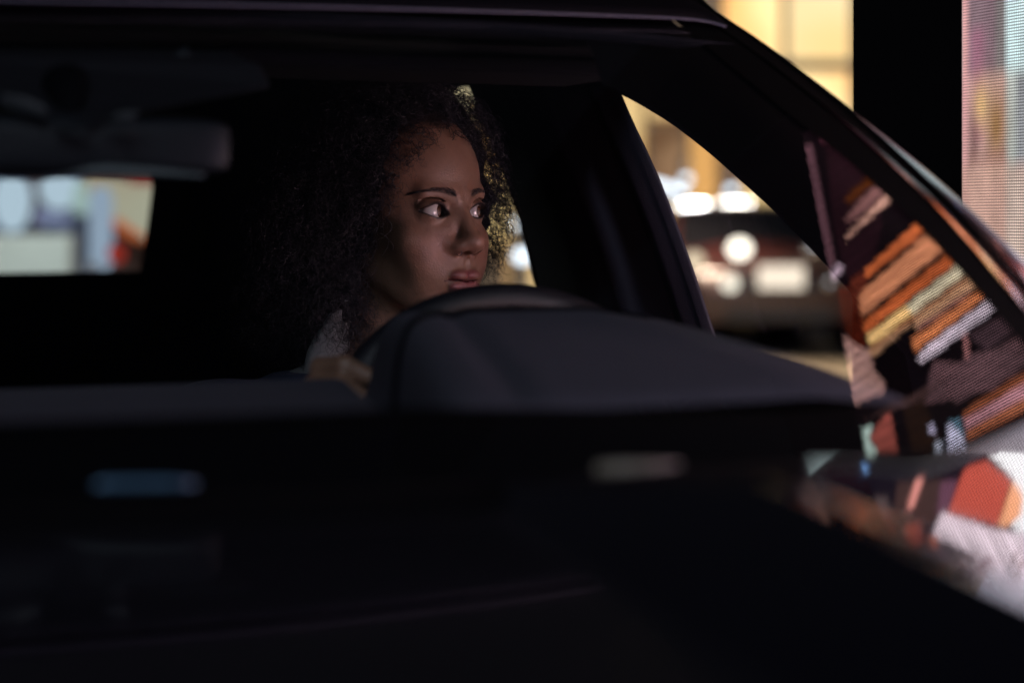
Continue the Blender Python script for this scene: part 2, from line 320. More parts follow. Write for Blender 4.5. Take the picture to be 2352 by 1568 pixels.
def wallpic():
    C = np.zeros(Bg.shape + (3,))
    # rest of the picture: broad warm and pale shapes
    n1 = np.sin(Bg * 3.1 + Zg * 1.7) + np.sin(Bg * 5.3 - Zg * 4.1 + 1) * .7; n2 = np.sin(Zg * 6 + Bg * 2.2)
    base = np.array(lin((110, 95, 120))); warm = np.array(lin((215, 175, 170))); pale = np.array(lin((220, 222, 240)))
    C[:] = base; m = np.clip(n1 * .5 + .3, 0, 1)[..., None]; C = C * (1 - m) + warm * m; m = np.clip(n2 - .45, 0, 1)[..., None]; C = C * (1 - m) + pale * m
    C *= (.8 + 74. * np.clip((-.2 - Bg) / .2, 0, 1) * np.clip((Bg + 1.1) / .35, 0, 1) * np.exp(-((Zg - 1.02) / .24) ** 4))[..., None]  # unseen band of the screen boosted, added light for the driver's face
    C[(Bg > -.2) & (Bg < .33) & (Zg < 1.27)] *= 3.5  # brightened too, for a stronger reflection along the pillar
    C[(Bg > .34) & (Zg > 1.5)] = np.array(lin((5, 2, 5)))
    X, Y = ws_inv(Bg, Zg); T = (Bg > -.1) & (Bg < .49) & (Zg > 1.49) & (Zg < 2.2)
    lx = 1850 + (Y - 330) * (1990 - 1850) / 730.; ok = T & (X > lx - 4) & (X < 2420) & (Y > 250) & (Y < 1110)
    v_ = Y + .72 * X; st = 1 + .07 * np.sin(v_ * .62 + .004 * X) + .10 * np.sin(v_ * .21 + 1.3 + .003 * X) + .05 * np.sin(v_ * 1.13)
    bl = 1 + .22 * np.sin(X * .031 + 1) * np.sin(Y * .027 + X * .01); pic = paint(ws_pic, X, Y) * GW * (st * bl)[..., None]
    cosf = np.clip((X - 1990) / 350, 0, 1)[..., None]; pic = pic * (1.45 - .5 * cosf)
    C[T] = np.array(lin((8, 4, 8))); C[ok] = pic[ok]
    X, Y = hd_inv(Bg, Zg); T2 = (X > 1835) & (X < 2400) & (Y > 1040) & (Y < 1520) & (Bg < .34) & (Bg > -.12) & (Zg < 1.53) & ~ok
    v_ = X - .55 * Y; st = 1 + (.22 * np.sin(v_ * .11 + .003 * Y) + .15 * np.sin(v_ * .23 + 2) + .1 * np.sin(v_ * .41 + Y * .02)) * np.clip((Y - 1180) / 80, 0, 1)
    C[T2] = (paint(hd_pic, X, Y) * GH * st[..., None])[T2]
    # directly seen strip at the far end
    D = (Bg > .33) & (Zg < 1.56); u = (.53 - Bg) / .125
    py = HZ - (Zg - CH) / 2.38 * FP
    S = np.array(lin((196, 160, 152))) * np.ones(Bg.shape + (1,))
    def blend(mask, c, a=1.): 
        nonlocal S
        mm = (np.clip(mask, 0, 1) * a)[..., None]; S = S * (1 - mm) + np.array(lin(c)) * mm
    blend((u > .72) * 1., (205, 226, 228)); blend((u > .72) & (py > 170), (186, 186, 178), .8); blend((u > .1) & (u < .72) & (py < 170), (140, 116, 124)); blend(np.exp(-((u - .25) / .12) ** 2) * (py > 60) * (py < 330), (196, 120, 150), .5)
    blend(np.exp(-((u - .55) / .17) ** 2 - ((py - 290) / 90) ** 2), (150, 112, 72), 1.); blend(np.exp(-((u - .3) / .12) ** 2 - ((py - 240) / 50) ** 2), (240, 200, 130), .8)
    blend(np.exp(-((u - .2) / .08) ** 2 - ((py - 320) / 60) ** 2), (120, 86, 84), .8); blend((np.abs(py - 364) < 7) & (u < .74), (150, 100, 92), .7); blend(u < .09, (224, 168, 166)); blend((u > .85) & (py > 180) & (py < 400), (120, 118, 132), .6)
    blend((py > 380) * 1., (206, 164, 146), .6); blend((u > .55) & (u < .72) & (py < 170), (120, 128, 120), .5)
    S = S * (1 + .10 * np.sin(u * 23 + np.sin(py * .02) * 2) * np.sin(py * .037 + u * 4) + .08 * np.sin(py * .011 + u * 9) + .05 * np.sin(u * 61))[..., None]
    k_ = 2; Sp = S.copy()
    for ax in (0, 1):
        acc = 0
        for o_ in range(-k_, k_ + 1): acc = acc + np.roll(Sp, o_ if ax else max(-1, min(1, o_)), axis=ax)
        Sp = acc / (2 * k_ + 1)
    C[D] = (Sp * GD)[D]
    return C
WC = wallpic()
nb, nz = Bg.shape
wallroot = empty("video_wall", car2w(.53, LW + .03, 0), "tall lit video wall of fine dots showing pink and orange pictures, at the far right", "video wall")
Wv = np.stack([Bg.ravel() * CB[0] + CM[0] + LW * CL[0], Bg.ravel() * CB[1] + CM[1] + LW * CL[1], Zg.ravel()], 1)
idx = np.arange(nb * nz).reshape(nb, nz); Fq = np.stack([idx[:-1, :-1], idx[1:, :-1], idx[1:, 1:], idx[:-1, 1:]], -1).reshape(-1, 4)
m, t, p = newmat("lit_screen_dots"); t.nodes.remove(p)
tc = t.nodes.new("ShaderNodeAttribute"); tc.attribute_name = "UVW"; tc.attribute_type = 'GEOMETRY'
sp = t.nodes.new("ShaderNodeVectorMath"); sp.operation = 'SCALE'; sp.inputs[3].default_value = 1 / .0035
t.links.new(tc.outputs["Vector"], sp.inputs[0])
fr = t.nodes.new("ShaderNodeVectorMath"); fr.operation = 'FRACTION'; t.links.new(sp.outputs[0], fr.inputs[0])
sb = t.nodes.new("ShaderNodeVectorMath"); sb.operation = 'SUBTRACT'; sb.inputs[1].default_value = (.5, .5, 0); t.links.new(fr.outputs[0], sb.inputs[0])
ln = t.nodes.new("ShaderNodeVectorMath"); ln.operation = 'LENGTH'; t.links.new(sb.outputs[0], ln.inputs[0])
mr = t.nodes.new("ShaderNodeMapRange"); mr.inputs[1].default_value = .28; mr.inputs[2].default_value = .48; mr.inputs[3].default_value = 1.7; mr.inputs[4].default_value = .18
t.links.new(ln.outputs[1], mr.inputs[0])
ac = t.nodes.new("ShaderNodeAttribute"); ac.attribute_name = "Col"
em = t.nodes.new("ShaderNodeEmission"); t.links.new(ac.outputs["Color"], em.inputs[0]); t.links.new(mr.outputs[0], em.inputs[1])
t.links.new(em.outputs[0], t.nodes["Material Output"].inputs[0])
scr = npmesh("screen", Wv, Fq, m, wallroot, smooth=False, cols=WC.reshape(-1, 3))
ua = scr.data.attributes.new("UVW", 'FLOAT_VECTOR', 'POINT'); ua.data.foreach_set("vector", np.stack([Bg.ravel() + 5, Zg.ravel(), Zg.ravel() * 0], 1).astype(np.float32).ravel())
mesh("housing", *box(car2w(-1.035, LW + .085, 1.26), .14, 3.13, 1.66, CL, CB), M['blackmetal'], wallroot, smooth=False)
for bb in (-2.4, -1.0, .3): mesh("leg", *box(car2w(bb, LW + .16, .2), .1, .1, .4, CL, CB), M['blackmetal'], wallroot, smooth=False)
rebase(wallroot)
# black column standing at the end of the wall
c1, c2 = at(1958, 520, 2.52), at(2209, 520, 2.425)
colF = [c1[:2], c2[:2], (c2 + np.array([.02, .35, 0]))[:2], at(1962, 520, 2.9)[:2]]
V = [(*p, z) for z in (0, 3.6) for p in colF]; cf = [(0, 1, 2, 3), (4, 5, 6, 7), (0, 1, 5, 4), (1, 2, 6, 5), (2, 3, 7, 6), (3, 0, 4, 7)]
tag(mesh("column", V, cf, M['blackmetal'], smooth=False, bevel=.004), "plain black column standing between the lit video wall and the bright windows", "column")

#@@ CAR
# ------------------------------------------------------------------ the car
car = empty("car", (*car2w(0, 0, 0)[:2], 0), "black car in the foreground, seen through its windscreen", "car")
# windscreen: whole curved sheet; right edge follows the pillar
sil = spl([(1560, -60), (1640, 12), (1735, 70), (1870, 172), (2000, 280), (2100, 372), (2230, 505), (2352, 650), (2480, 800)], 60)   # outer edge of the pillar
gls = spl([(1430, -60), (1540, 40), (1700, 170), (1860, 300), (1960, 380), (2040, 455), (2120, 528), (2230, 650), (2352, 795), (2500, 960)], 60)   # edge of the clear glass
g3 = [ws_hit(x, y)[0] for x, y in gls]; gc = np.array([w2car(p) for p in g3])
def l_edge(z): return float(np.interp(z, gc[::-1, 2], gc[::-1, 1]))
zr = np.linspace(1.015, 1.415, 30)
def ws_sheet(l0f, l1f, n, off=0., zr=zr):
    rows = []
    for z in zr:
        ls = np.linspace(l0f(z), l1f(z), n); rows.append([car2w(ws_b(l, z) + off, l, z) for l in ls])
    return grid(rows)
mesh("windscreen", *ws_sheet(lambda z: -l_edge(z), l_edge, 60), M['ws'], car)
# printed black band along the lower and upper rim of the glass, behind it
V1 = grid([[car2w(ws_b(l, z) + .006, l, z) for l in np.linspace(-l_edge(1.08), l_edge(1.08), 60) for z in [1.0 + (.0925 - .011 * min(1, max(0, (l - .12) / .25))) * t_]] for t_ in np.linspace(0, 1, 8)])
mesh("black_border", *V1, M['frit'], car, solid=.003)
V1 = ws_sheet(lambda z: -l_edge(z), l_edge, 40, .008, np.linspace(1.375, 1.43, 5))
mesh("black_border", *V1, M['frit'], car, solid=.003)
# roof front rail with a thin satin seal line
rail = spl([(-300, -10), (0, 2), (500, 12), (1000, 24), (1400, 37), (1590, 46), (1665, 62)], 40)
R3 = [ws_hit(x, y, -.012)[0] for x, y in rail]
rows = [[p + CB * .0 for p in R3], [p + CB * .02 + np.array([0, 0, .012]) for p in R3], [p + CB * .12 + np.array([0, 0, .05]) for p in R3], [p + CB * .5 + np.array([0, 0, .085]) for p in R3], [p + CB * 1.6 + np.array([0, 0, .05]) for p in R3]]
mesh("roof", *grid(rows), pbr("black_roof_paint", (.0015, .0013, .0025), .7, spec=.06), car, solid=.004)
mesh("roof_seal", *tube([p - CB * .002 for p in R3], .0011, 8), M['panel'], car)
# headliner
rows = []
for b in np.linspace(.08, 2.5, 12):
    zz = 1.372 + .045 * min(1, max(0, b - .1) / .7) - .03 * max(0, b - 1.6) ** 2 + .008 * math.sin(b * 1.3)
    rows.append([car2w(b + WS_K * l * l * max(0, 1 - b), l, zz - .03 * max(0, abs(l) - .48)) for l in np.linspace(-1, 1, 20) * (.62 + .18 * min(1, b / .8))])
mesh("headliner", *grid(rows), M['liner'], car, solid=.01)
# driver side pillar: inner trim edge to glass edge, black, 4 cm deep
inn = spl([(1385, 196), (1440, 219), (1500, 252), (1560, 290), (1640, 352), (1700, 405), (1760, 458), (1830, 527), (1900, 600), (1990, 700), (2090, 815), (2200, 950)], 60)
outr = spl([(1330, 60), (1430, 60), (1540, 60), (1640, 122), (1740, 200), (1850, 292), (1930, 357), (2040, 455), (2120, 528), (2230, 650), (2352, 795), (2500, 960)], 60)
ia = [ws_hit(x, y, .05)[0] for x, y in inn]; oa = [ws_hit(x, y, .007)[0] for x, y in outr]
rd_ = lambda p: (p - CO) / np.linalg.norm(p - CO)
rows = [ia, [(p * .5 + q * .5) - CB * .006 for p, q in zip(ia, oa)], oa, [p + rd_(p) * .06 + CL * .01 for p in oa], [p + rd_(p) * .08 + CL * .012 for p in ia], [p + rd_(p) * .01 for p in ia]]
mesh("pillar_trim", *grid(rows), M['frit'], car)
# outer pillar: matte gutter, thin gloss ridge, rounded gloss rail
def off_edge(curve, dx, dy, o): return [ws_hit(x + dx, y + dy, o)[0] for x, y in curve]
def lerp_curve(t): return gls * (1 - t) + sil * t
g_a = [ws_hit(x, y, .004)[0] for x, y in gls]; s_a = [ws_hit(x, y, .0)[0] for x, y in lerp_curve(.80)]
mesh("pillar_gutter", *grid([g_a, [(p + q) / 2 - CB * .002 for p, q in zip(g_a, s_a)], s_a, [p + CB * .05 + CL * .0 for p in s_a]]), M['rubber'], car)
def facet(curve, q0, q1, wd, name, lift=0., n=7, taper=.35):
    P = [ws_hit(x, y, -lift)[0] for x, y in curve]; rows = []
    for k, p in enumerate(P):
        T = P[min(k + 1, 59)] - P[max(k - 1, 0)]; T /= np.linalg.norm(T); a_ = np.cross(T, [0, 0, 1.]); a_ /= np.linalg.norm(a_); c_ = np.cross(a_, T)
        D = (p - CO) / np.linalg.norm(p - CO); r = [p - D * 0]; c = p.copy(); w_ = wd * (taper + (1 - taper) * min(1, k / 45))
        for m_ in range(n):
            q = math.radians(q0 + (q1 - q0) * m_ / (n - 1)); N = a_ * math.cos(q) + c_ * math.sin(q); S_ = np.cross(T, N); S_ *= math.copysign(1, S_ @ D)
            c = c + S_ * w_ / n; r.append(c)
        r.append(c + D * .02); rows.append(r)
    V, F = grid(rows); mesh(name, V, F, M['rail'], car)
facet(lerp_curve(.86), 100, 121, .040, "pillar")
facet(lerp_curve(.60), 92, 108, .011, "pillar_ridge", .003, 5, .2)
mesh("pillar_edge", *tube([ws_hit(x, y, .004)[0] for x, y in lerp_curve(.80)], [.003 + .002 * min(1, i / 40) for i in range(60)], 12), M['rubber'], car)

# driver side body: one slab with two window openings
def side(b, z, l0=.85): return car2w(b, l0 + LATK * (z - 1.05), z)
inn_w = [lat_hit(x, y) for x, y in spl([(1391, 203), (1440, 219), (1500, 252), (1560, 290), (1640, 352), (1700, 405), (1760, 458), (1830, 527), (1900, 600), (1990, 700), (2090, 815)], 24)]
front_hole = inn_w + [lat_hit(2120, 960), lat_hit(1700, 960)] + [lat_hit(x, y) for x, y in spl([(1655, 900), (1612, 748), (1560, 590), (1490, 410), (1430, 280), (1391, 203)], 14)][:-1]
rear_hole = [lat_hit(x, y) for x, y in [(1083, 197), (1100, 245), (1150, 370), (1200, 505), (1238, 660), (1252, 770), (1120, 780), (880, 770), (850, 500), (880, 240), (950, 200)]]
bo = [(-.62, .95), (-.62, .4), (2.7, .4), (2.7, 1.05), (2.45, 1.2), (2.1, 1.42), (1.4, 1.45), (.75, 1.43), (.45, 1.40), (.37, 1.365)]
# keep the front edge behind the windscreen
outer = [side(b, z) for b, z in bo] + [lat_hit(x, y) + CL * 0 for x, y in [(1700, 290), (1850, 430), (2010, 590), (2200, 790), (2350, 960)]]
V, F = holed(outer, [front_hole, rear_hole], .006, -CL)
mesh("side_frame", V, F, M['panel'], car, smooth=False)
Fh = front_hole; cc = sum(Fh) / len(Fh)
mesh("front_window", [p + CL * .006 for p in Fh], [tuple(range(len(Fh)))], M['sideglass'], car, smooth=False)
mesh("rear_side_window", [p + CL * .006 for p in rear_hole], [tuple(range(len(rear_hole)))], M['sideglass'], car, smooth=False)
# centre pillar trim inside, with its ridges
def bp(x, y, l0=.79): return lat_hit(x, y, l0)
rowL = spl([(1090, 190), (1108, 240), (1160, 372), (1214, 505), (1256, 665), (1285, 800)], 14); rowR = spl([(1392, 190), (1430, 280), (1490, 410), (1558, 590), (1612, 752), (1640, 830)], 14)
rows = []
for (x0, y0), (x1, y1) in zip(rowL, rowR):
    r = []
    for s, dd in ((0, .0), (.02, -.012), (.5, -.02), (.60, -.018), (.63, -.030), (.66, -.018), (.70, .004), (.80, .012), (.86, -.004), (.93, -.006), (.95, .01), (1, .012)):
        p = bp(x0 + (x1 - x0) * s, y0 + (y1 - y0) * s); r.append(p + CL * dd)
    rows.append(r)
mesh("centre_pillar_trim", *grid([r[:8] for r in rows]), pbr("grey_pillar_trim", (.20, .19, .27), .7, spec=.2), car, solid=.004)  # lighter copy of the trim colour makes up for light missing here
mesh("door_frame_trim", *grid([r[7:] for r in rows]), M['panel'], car, solid=.004)
# passenger side, with openings
def psd(b, z): return car2w(b, -.85 - LATK * (z - 1.05), z)
V, F = holed([psd(b, z) for b, z in [(-.62, .95), (-.62, .4), (2.7, .4), (2.7, 1.05), (2.1, 1.38), (1.4, 1.45), (.4, 1.44), (.15, 1.41), (-.3, 1.16)]],
             [[psd(b, z) for b, z in [(-.2, 1.06), (.7, 1.06), (.68, 1.37), (.35, 1.37), (.1, 1.27)]], [psd(b, z) for b, z in [(.85, 1.06), (1.6, 1.06), (1.75, 1.25), (1.5, 1.36), (.83, 1.37)]]], .035, CL)
mesh("side_frame", V, F, M['panel'], car, smooth=False)
# rear wall with the rear window
def rr(x, y): return b_hit(x, y, 2.3, -.9)
rw = [rr(x, y) for x, y in [(-700, 380), (350, 380), (357, 430), (345, 520), (328, 622), (150, 625), (-700, 640)]]
V, F = holed([car2w(2.3 - .9 * (z - 1.2), l, z) for l, z in [(-.88, .5), (.88, .5), (.8, 1.40), (-.8, 1.40)]], [rw], .03, CB)
mesh("rear_wall", V, F, M['liner'], car, smooth=False)
mesh("rear_window", [p - CB * .006 for p in rw], [tuple(range(len(rw)))], M['sideglass'], car, smooth=False)
mesh("cabin_floor", *box(car2w(1.0, 0, .45), 1.5, 3.3, .04, CL, CB), M['liner'], car, smooth=False)
mesh("firewall", *box(car2w(-.62, 0, .72), 1.48, .03, .5, CL, CB), M['liner'], car, smooth=False)
# bonnet (low part) and raised shoulder
def bonnet_mesh():
    edge = [car2w(-.462 + .12 * l * l, l, 1.0625 - .05 * max(0, -l - .2) ** 2) for l in np.linspace(-.85, .12, 60)]
    edge += [sh_hit(x, y)[0] - np.array([0, 0, .0015]) for x, y in spl([(1700, 1075), (1815, 1092), (1870, 1140), (1940, 1192), (2100, 1300), (2230, 1390), (2352, 1478), (2480, 1570), (2700, 1720)], 60)]
    rows = []
    for t_ in np.concatenate([[-.03], np.linspace(0, .25, 16), np.linspace(.3, 1.5, 16)]):
        rows.append([p - CB * t_ - np.array([0, 0, (.10 * t_ + .10 * max(0, t_ - .6) ** 2) if t_ > 0 else .03]) for p in edge])
    return grid(rows)
mesh("bonnet", *bonnet_mesh(), M['paint'], car)
cr = spl([(1858, 1128), (1870, 1140), (1940, 1192), (2100, 1300), (2230, 1390), (2352, 1478), (2480, 1570)], 40)
up = spl([(1858, 1060), (1880, 1057), (1990, 1058), (2090, 1066), (2150, 1052), (2230, 1015), (2352, 950), (2500, 860)], 40)
rows = [[sh_hit(x, y)[0] - np.array([0, 0, .014]) - CB * .004 for x, y in cr]]
for s in np.linspace(0, 1, 16): rows.append([sh_hit(*(c * (1 - s) + u * s))[0] for c, u in zip(cr, up)])
rows.append([sh_hit(x, y)[0] + CB * .01 - np.array([0, 0, .02]) for x, y in up])
mesh("bonnet_shoulder", *grid(rows), pbr("polished_black_paint", (.0035, .003, .006), .02, spec=.5, coat=1.0), car)
# scuttle panel between bonnet and glass
rows = []
for k, (db, dz) in enumerate(((-.075, 1.050), (-.045, 1.062), (-.02, 1.060), (.01, 1.045))):
    rows.append([car2w(ws_b(l, 1.05) + db, l, dz) for l in np.linspace(-.72, .46, 40)])
mesh("scuttle", *grid(rows), M['frit'], car, solid=.003)
mesh("wiper_arm", *tube([at(215, 1115, 1.03), at(240, 1112, 1.035), at(390, 1110, 1.04), at(450, 1111, 1.045)], [.0008, .0027, .0027, .0008], 10, False, (1, 1)), M['wiper'], car)  # thin tinted bar standing in for a blue reflection on the bonnet
mesh("washer_nozzle", *tube([at(1366, 1078, 1.06), at(1374, 1078, 1.06), at(1440, 1074, 1.06), at(1560, 1066, 1.065)], [.002, .0038, .0036, .001], 10, False, (1, 1)), M['wiper2'], car)  # beige bar imitating a reflected glint, not a real nozzle

# dashboard
def dash_z(b, l):
    t_ = min(1, max(0, (b + .41) / .38)); z = 1.088 - .031 * (b + .41) - .5 * max(0, b - .08) ** 2 * 4
    lb = .136 + .25 * (b + .41)
    e = 1 / (1 + math.exp(-(l - lb) / .0065)); g = math.exp(-((l - lb + .012) / .012) ** 2); g2 = math.exp(-((l - lb - .055) / .010) ** 2) * (b > -.40)
    prof = float(np.interp(l, [-1, .30, .41, .48, .513, .547, .588, .64, .80], [.0, .0, .0, .0095, .0225, .0385, .0615, .17, .40]))
    return z + e * (.051 * t_ ** .75 + .004 - prof * (.9 + .1 * t_)) - .026 * g - .004 * g2
rows = []
for t_ in np.linspace(0, 1, 52):
    r = []
    for l in np.linspace(-.74, .80, 420):
        b0 = -.414 + WS_K * l * l; b = b0 + (.12 + .1 * l * l - b0) * t_; r.append(car2w(b, l, dash_z(b - .22 * l * l * (1 - t_) - .1 * l * l * t_, l) - (.004 if t_ == 0 else 0)))
    rows.append(r)
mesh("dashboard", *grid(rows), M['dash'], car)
sm = []
for b, l in spl([(-.408, .128), (-.34, .141), (-.26, .163), (-.17, .190), (-.09, .225), (-.035, .275), (-.015, .335), (-.02, .40), (-.05, .46)], 70):
    b0 = -.414 + WS_K * l * l; q_ = (b - -.414) / (.12 + .414); bb = b0 + (.12 + .1 * l * l - b0) * q_
    sm.append(car2w(bb, l, dash_z(bb - .22 * l * l * (1 - q_) - .1 * l * l * q_, l) + .0008))
mesh("binnacle_seam", *tube(sm, [.0045 - .0022 * k / 69 for k in range(70)], 8), M['frit'], car)
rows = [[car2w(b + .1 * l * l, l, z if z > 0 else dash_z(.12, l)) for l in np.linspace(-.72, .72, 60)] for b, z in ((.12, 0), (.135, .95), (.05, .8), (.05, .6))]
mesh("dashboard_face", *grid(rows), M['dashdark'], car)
# steering wheel
sw = empty("steering_wheel", (0, 0, 0)); sw.parent = car
WB, WLt, WZ, WR, WT = .10, .405, .962, .186, math.radians(24)
def whp(a, r=WR, o=0.):                          # a from the top; o along the column towards the dash
    y = math.cos(a) * r; x = math.sin(a) * r
    return car2w(WB + math.sin(WT) * y - o * math.cos(WT), WLt + x, WZ + math.cos(WT) * y + o * -math.sin(WT) * -1)
mesh("rim", *tube([whp(2 * math.pi * i / 64) for i in range(64)], .0165, 16, True), M['leather'], sw)
mesh("rim_inlay", *tube([whp(2 * math.pi * i / 64, WR - .014, .008) for i in range(64)], .0035, 8, True), M['satin'], sw)
hub = [whp(0, 0, .03)]; 
V = [whp(2 * math.pi * i / 32, r, o) for r, o in ((.0001, .0), (.06, .0), (.075, .012), (.07, .04), (.04, .09), (.0001, .1)) for i in range(32)]
mesh("hub", V, [(k * 32 + i, k * 32 + (i + 1) % 32, (k + 1) * 32 + (i + 1) % 32, (k + 1) * 32 + i) for k in range(5) for i in range(32)], M['dashdark'], sw)
for a in (math.radians(95), math.radians(-95), math.pi):
    mesh("spoke", *tube([whp(a, .05, .02), whp(a, .11, .022), whp(a, WR - .005, .004)], [.02, .016, .012], 10, False, (1, .5)), M['dashdark'], sw)
# rear view mirror
MD = 1.44
mr_ = empty("rear_view_mirror", (0, 0, 0)); mr_.parent = car
def superbox(x0, x1, y0, y1, d, depth, e=.3, n=40):
    c = at((x0 + x1) / 2, (y0 + y1) / 2, d); X = at(x1, 0, d) - at(x0, 0, d); sx = np.linalg.norm(X) / 2; sz = (y1 - y0) / FP * d / 2
    V = []; F = []
    for j in range(13):
        ph = -math.pi / 2 + math.pi * j / 12; sg = lambda v, p: math.copysign(abs(v) ** p, v)
        for i in range(n):
            th = 2 * math.pi * i / n; ce = sg(math.cos(ph), .5)
            V.append(c + CL * sx * sg(math.cos(th), e) * ce * 1.0 + np.array([0, 0, 1.]) * sz * sg(math.sin(th), e) * ce + CB * depth * sg(math.sin(ph), .8))
    F = [(j * n + i, j * n + (i + 1) % n, (j + 1) * n + (i + 1) % n, (j + 1) * n + i) for j in range(12) for i in range(n)]
    return V, F
mesh("mirror_shell", *superbox(-230, 537, 268, 400, MD, .016, .28), M['mirrorshell'], mr_)
mesh("mirror_face", *superbox(-200, 520, 276, 392, MD + .02, .004, .3), M['mglass'], mr_)
lip = spl([(-60, 402), (60, 400), (200, 392), (330, 394), (470, 404)], 20)
mesh("mirror_lip", *tube([at(x, y, MD - .004) for x, y in lip], [.0012 + .0034 * math.sin(math.pi * i / 19) for i in range(20)], 8), pbr("grey_mirror_lip", (.075, .09, .095), .5, spec=.3), mr_)  # paler colour stands in for the highlight along the lower edge
mesh("mirror_stem", *tube([at(165, 300, MD + .02), at(160, 240, MD + .03), at(150, 190, MD + .05)], [.010, .012, .018], 12), M['frit'], mr_)
# sensor housing above the mirror: faceted
sh = [(-160, 190, 1.50), (-60, 215, 1.46), (30, 235, 1.44), (95, 278, 1.43), (130, 296, 1.42), (212, 296, 1.42), (250, 275, 1.43), (330, 258, 1.44), (460, 232, 1.50), (625, 202, 1.56), (600, 150, 1.58), (-160, 130, 1.52)]
fr_ = [at(*p) for p in sh]; bk = [p + CB * .10 + np.array([0, 0, .02]) for p in fr_]; n = len(sh)
mesh("sensor_housing", fr_ + bk, [tuple(range(n)), tuple(range(n, 2 * n))[::-1]] + [(i, (i + 1) % n, n + (i + 1) % n, n + i) for i in range(n)], M['dashdark'], car, smooth=False, bevel=.003)
for pts in ([(0, 213), (60, 222), (105, 245), (112, 276), (50, 262), (0, 240)], [(243, 276), (275, 256), (322, 256), (300, 284)], [(128, 292), (208, 293), (196, 305), (142, 305)]):
    q = [at(x, y, 1.405) for x, y in pts]; k = len(q)
    mesh("sensor_facet", q + [p + CB * .012 for p in q], [tuple(range(k)), tuple(range(k, 2 * k))[::-1]] + [(i, (i + 1) % k, k + (i + 1) % k, k + i) for i in range(k)], M['mirrorshell'], car, bevel=.001)
for x in (0, 398):
    mesh("visor_clip", *tube([at(x - 10, 158, 1.62), at(x + 15, 140, 1.62), at(x + 38, 118, 1.62)], [.004, .008, .006], 10), M['mirrorshell'], car)
for l in (-.36, .36):
    mesh("sun_visor", *box(car2w(.30, l, 1.352), .40, .16, .016, CL, CB), M['liner'], car, bevel=.006)
# seats
def seat(l, b0=.86):
    s = empty("front_seat", (0, 0, 0)); s.parent = car
    V = []; F = []
    prof = [(b0 - .02, .62, .23), (b0 + .02, .8, .25), (b0 + .06, .95, .245), (b0 + .11, 1.06, .21), (b0 + .13, 1.10, .14)]
    ring = []
    for b, z, hw in prof:
        r = [car2w(b + .03 * (abs(math.cos(a)) ** 3) * -1 + .07 * math.sin(a), l + hw * math.copysign(abs(math.cos(a)) ** .6, math.cos(a)), z) for a in np.linspace(0, 2 * math.pi, 33)[:-1]]
        ring.append(r)
    V = [p for r in ring for p in r]; F = [(k * 32 + i, k * 32 + (i + 1) % 32, (k + 1) * 32 + (i + 1) % 32, (k + 1) * 32 + i) for k in range(4) for i in range(32)] + [tuple(range(32)), tuple(range(128, 160))]
    mesh("backrest", V, F, M['seat'], s)
    hv, hf = uvsphere((0, 0, 0), 1, 28, 16)
    hr = [car2w(b0 + .12 + .055 * math.copysign(abs(q @ np.array([0, 1, 0])) ** .7, q[1]), l + .125 * math.copysign(abs(q[0]) ** .7, q[0]), 1.205 + .085 * math.copysign(abs(q[2]) ** .7, q[2])) for q in map(np.array, hv)]
    mesh("headrest", hr, hf, M['seat'], s)
    for d in (-.05, .05): mesh("headrest_post", *tube([car2w(b0 + .13, l + d, 1.07), car2w(b0 + .12, l + d, 1.14)], .006, 8), M['satin'], s)
    mesh("cushion", *box(car2w(b0 - .28, l, .62), .5, .5, .14, CL, CB), M['seat'], s, bevel=.04)
    return s
seat(.42, .9); seat(-.40, .9)
mesh("rear_bench", *box(car2w(1.95, 0, .83), 1.3, .16, .5, CL, CB * .97 + np.array([0, 0, .2])), M['seat'], car, bevel=.05)
for l, y0 in ((.36, 0), (-.34, 0)):
    V, F = uvsphere((0, 0, 0), 1, 24, 12); mesh("rear_headrest", [car2w(1.98 + .05 * q[1], l + .12 * math.copysign(abs(q[0]) ** .7, q[0]), 1.055 + .055 * math.copysign(abs(q[2]) ** .7, q[2])) for q in V], F, M['seat'], car)
# belt
bl = [at(x, y, d) for x, y, d in [(1330, 330, 2.45), (1180, 520, 2.45), (900, 740, 2.35), (640, 860, 2.15), (520, 960, 2.1)]]

rebase(car)
#@@ END_CAR

#@@ PERSON
# ------------------------------------------------------------------ the driver
HYAW = math.radians(47); HW = np.array([math.sin(HYAW), -math.cos(HYAW), 0.]); HLF = np.array([math.cos(HYAW), math.sin(HYAW), 0.])
HP = math.radians(3); HR = math.radians(0)
_f = HW * math.cos(HP) + np.array([0, 0, math.sin(HP)]); _u = np.array([0, 0, 1.]) * math.cos(HP) - HW * math.sin(HP)
HA = np.stack([HLF, _f, _u], 1)                   # columns: her left, forward, up
HS = 1.04
HO = at(921, 487, 2.24)                           # between the ears, eye height
def h2w(P): return HO + (np.asarray(P, float) * HS) @ HA.T
def w2h(P): return ((np.asarray(P) - HO) @ HA) / HS
def sdE(P, c, r): q = P - np.float32(c); r = np.float32(r); k0 = np.linalg.norm(q / r, axis=1); k1 = np.linalg.norm(q / (r * r), axis=1); return k0 * (k0 - 1) / (k1 + 1e-9)
def sdS(P, c, r): return np.linalg.norm(P - np.float32(c), axis=1) - r
def sdC(P, a, b, ra, rb):
    a = np.float32(a); b = np.float32(b); ba = b - a; pa = P - a; h = np.clip(pa @ ba / (ba @ ba), 0, 1); return np.linalg.norm(pa - h[:, None] * ba, axis=1) - (ra + (rb - ra) * h)
def smin(a, b, k): h = np.clip(.5 + .5 * (b - a) / k, 0, 1); return b + (a - b) * h - k * h * (1 - h)
def smax(a, b, k): return -smin(-a, -b, k)
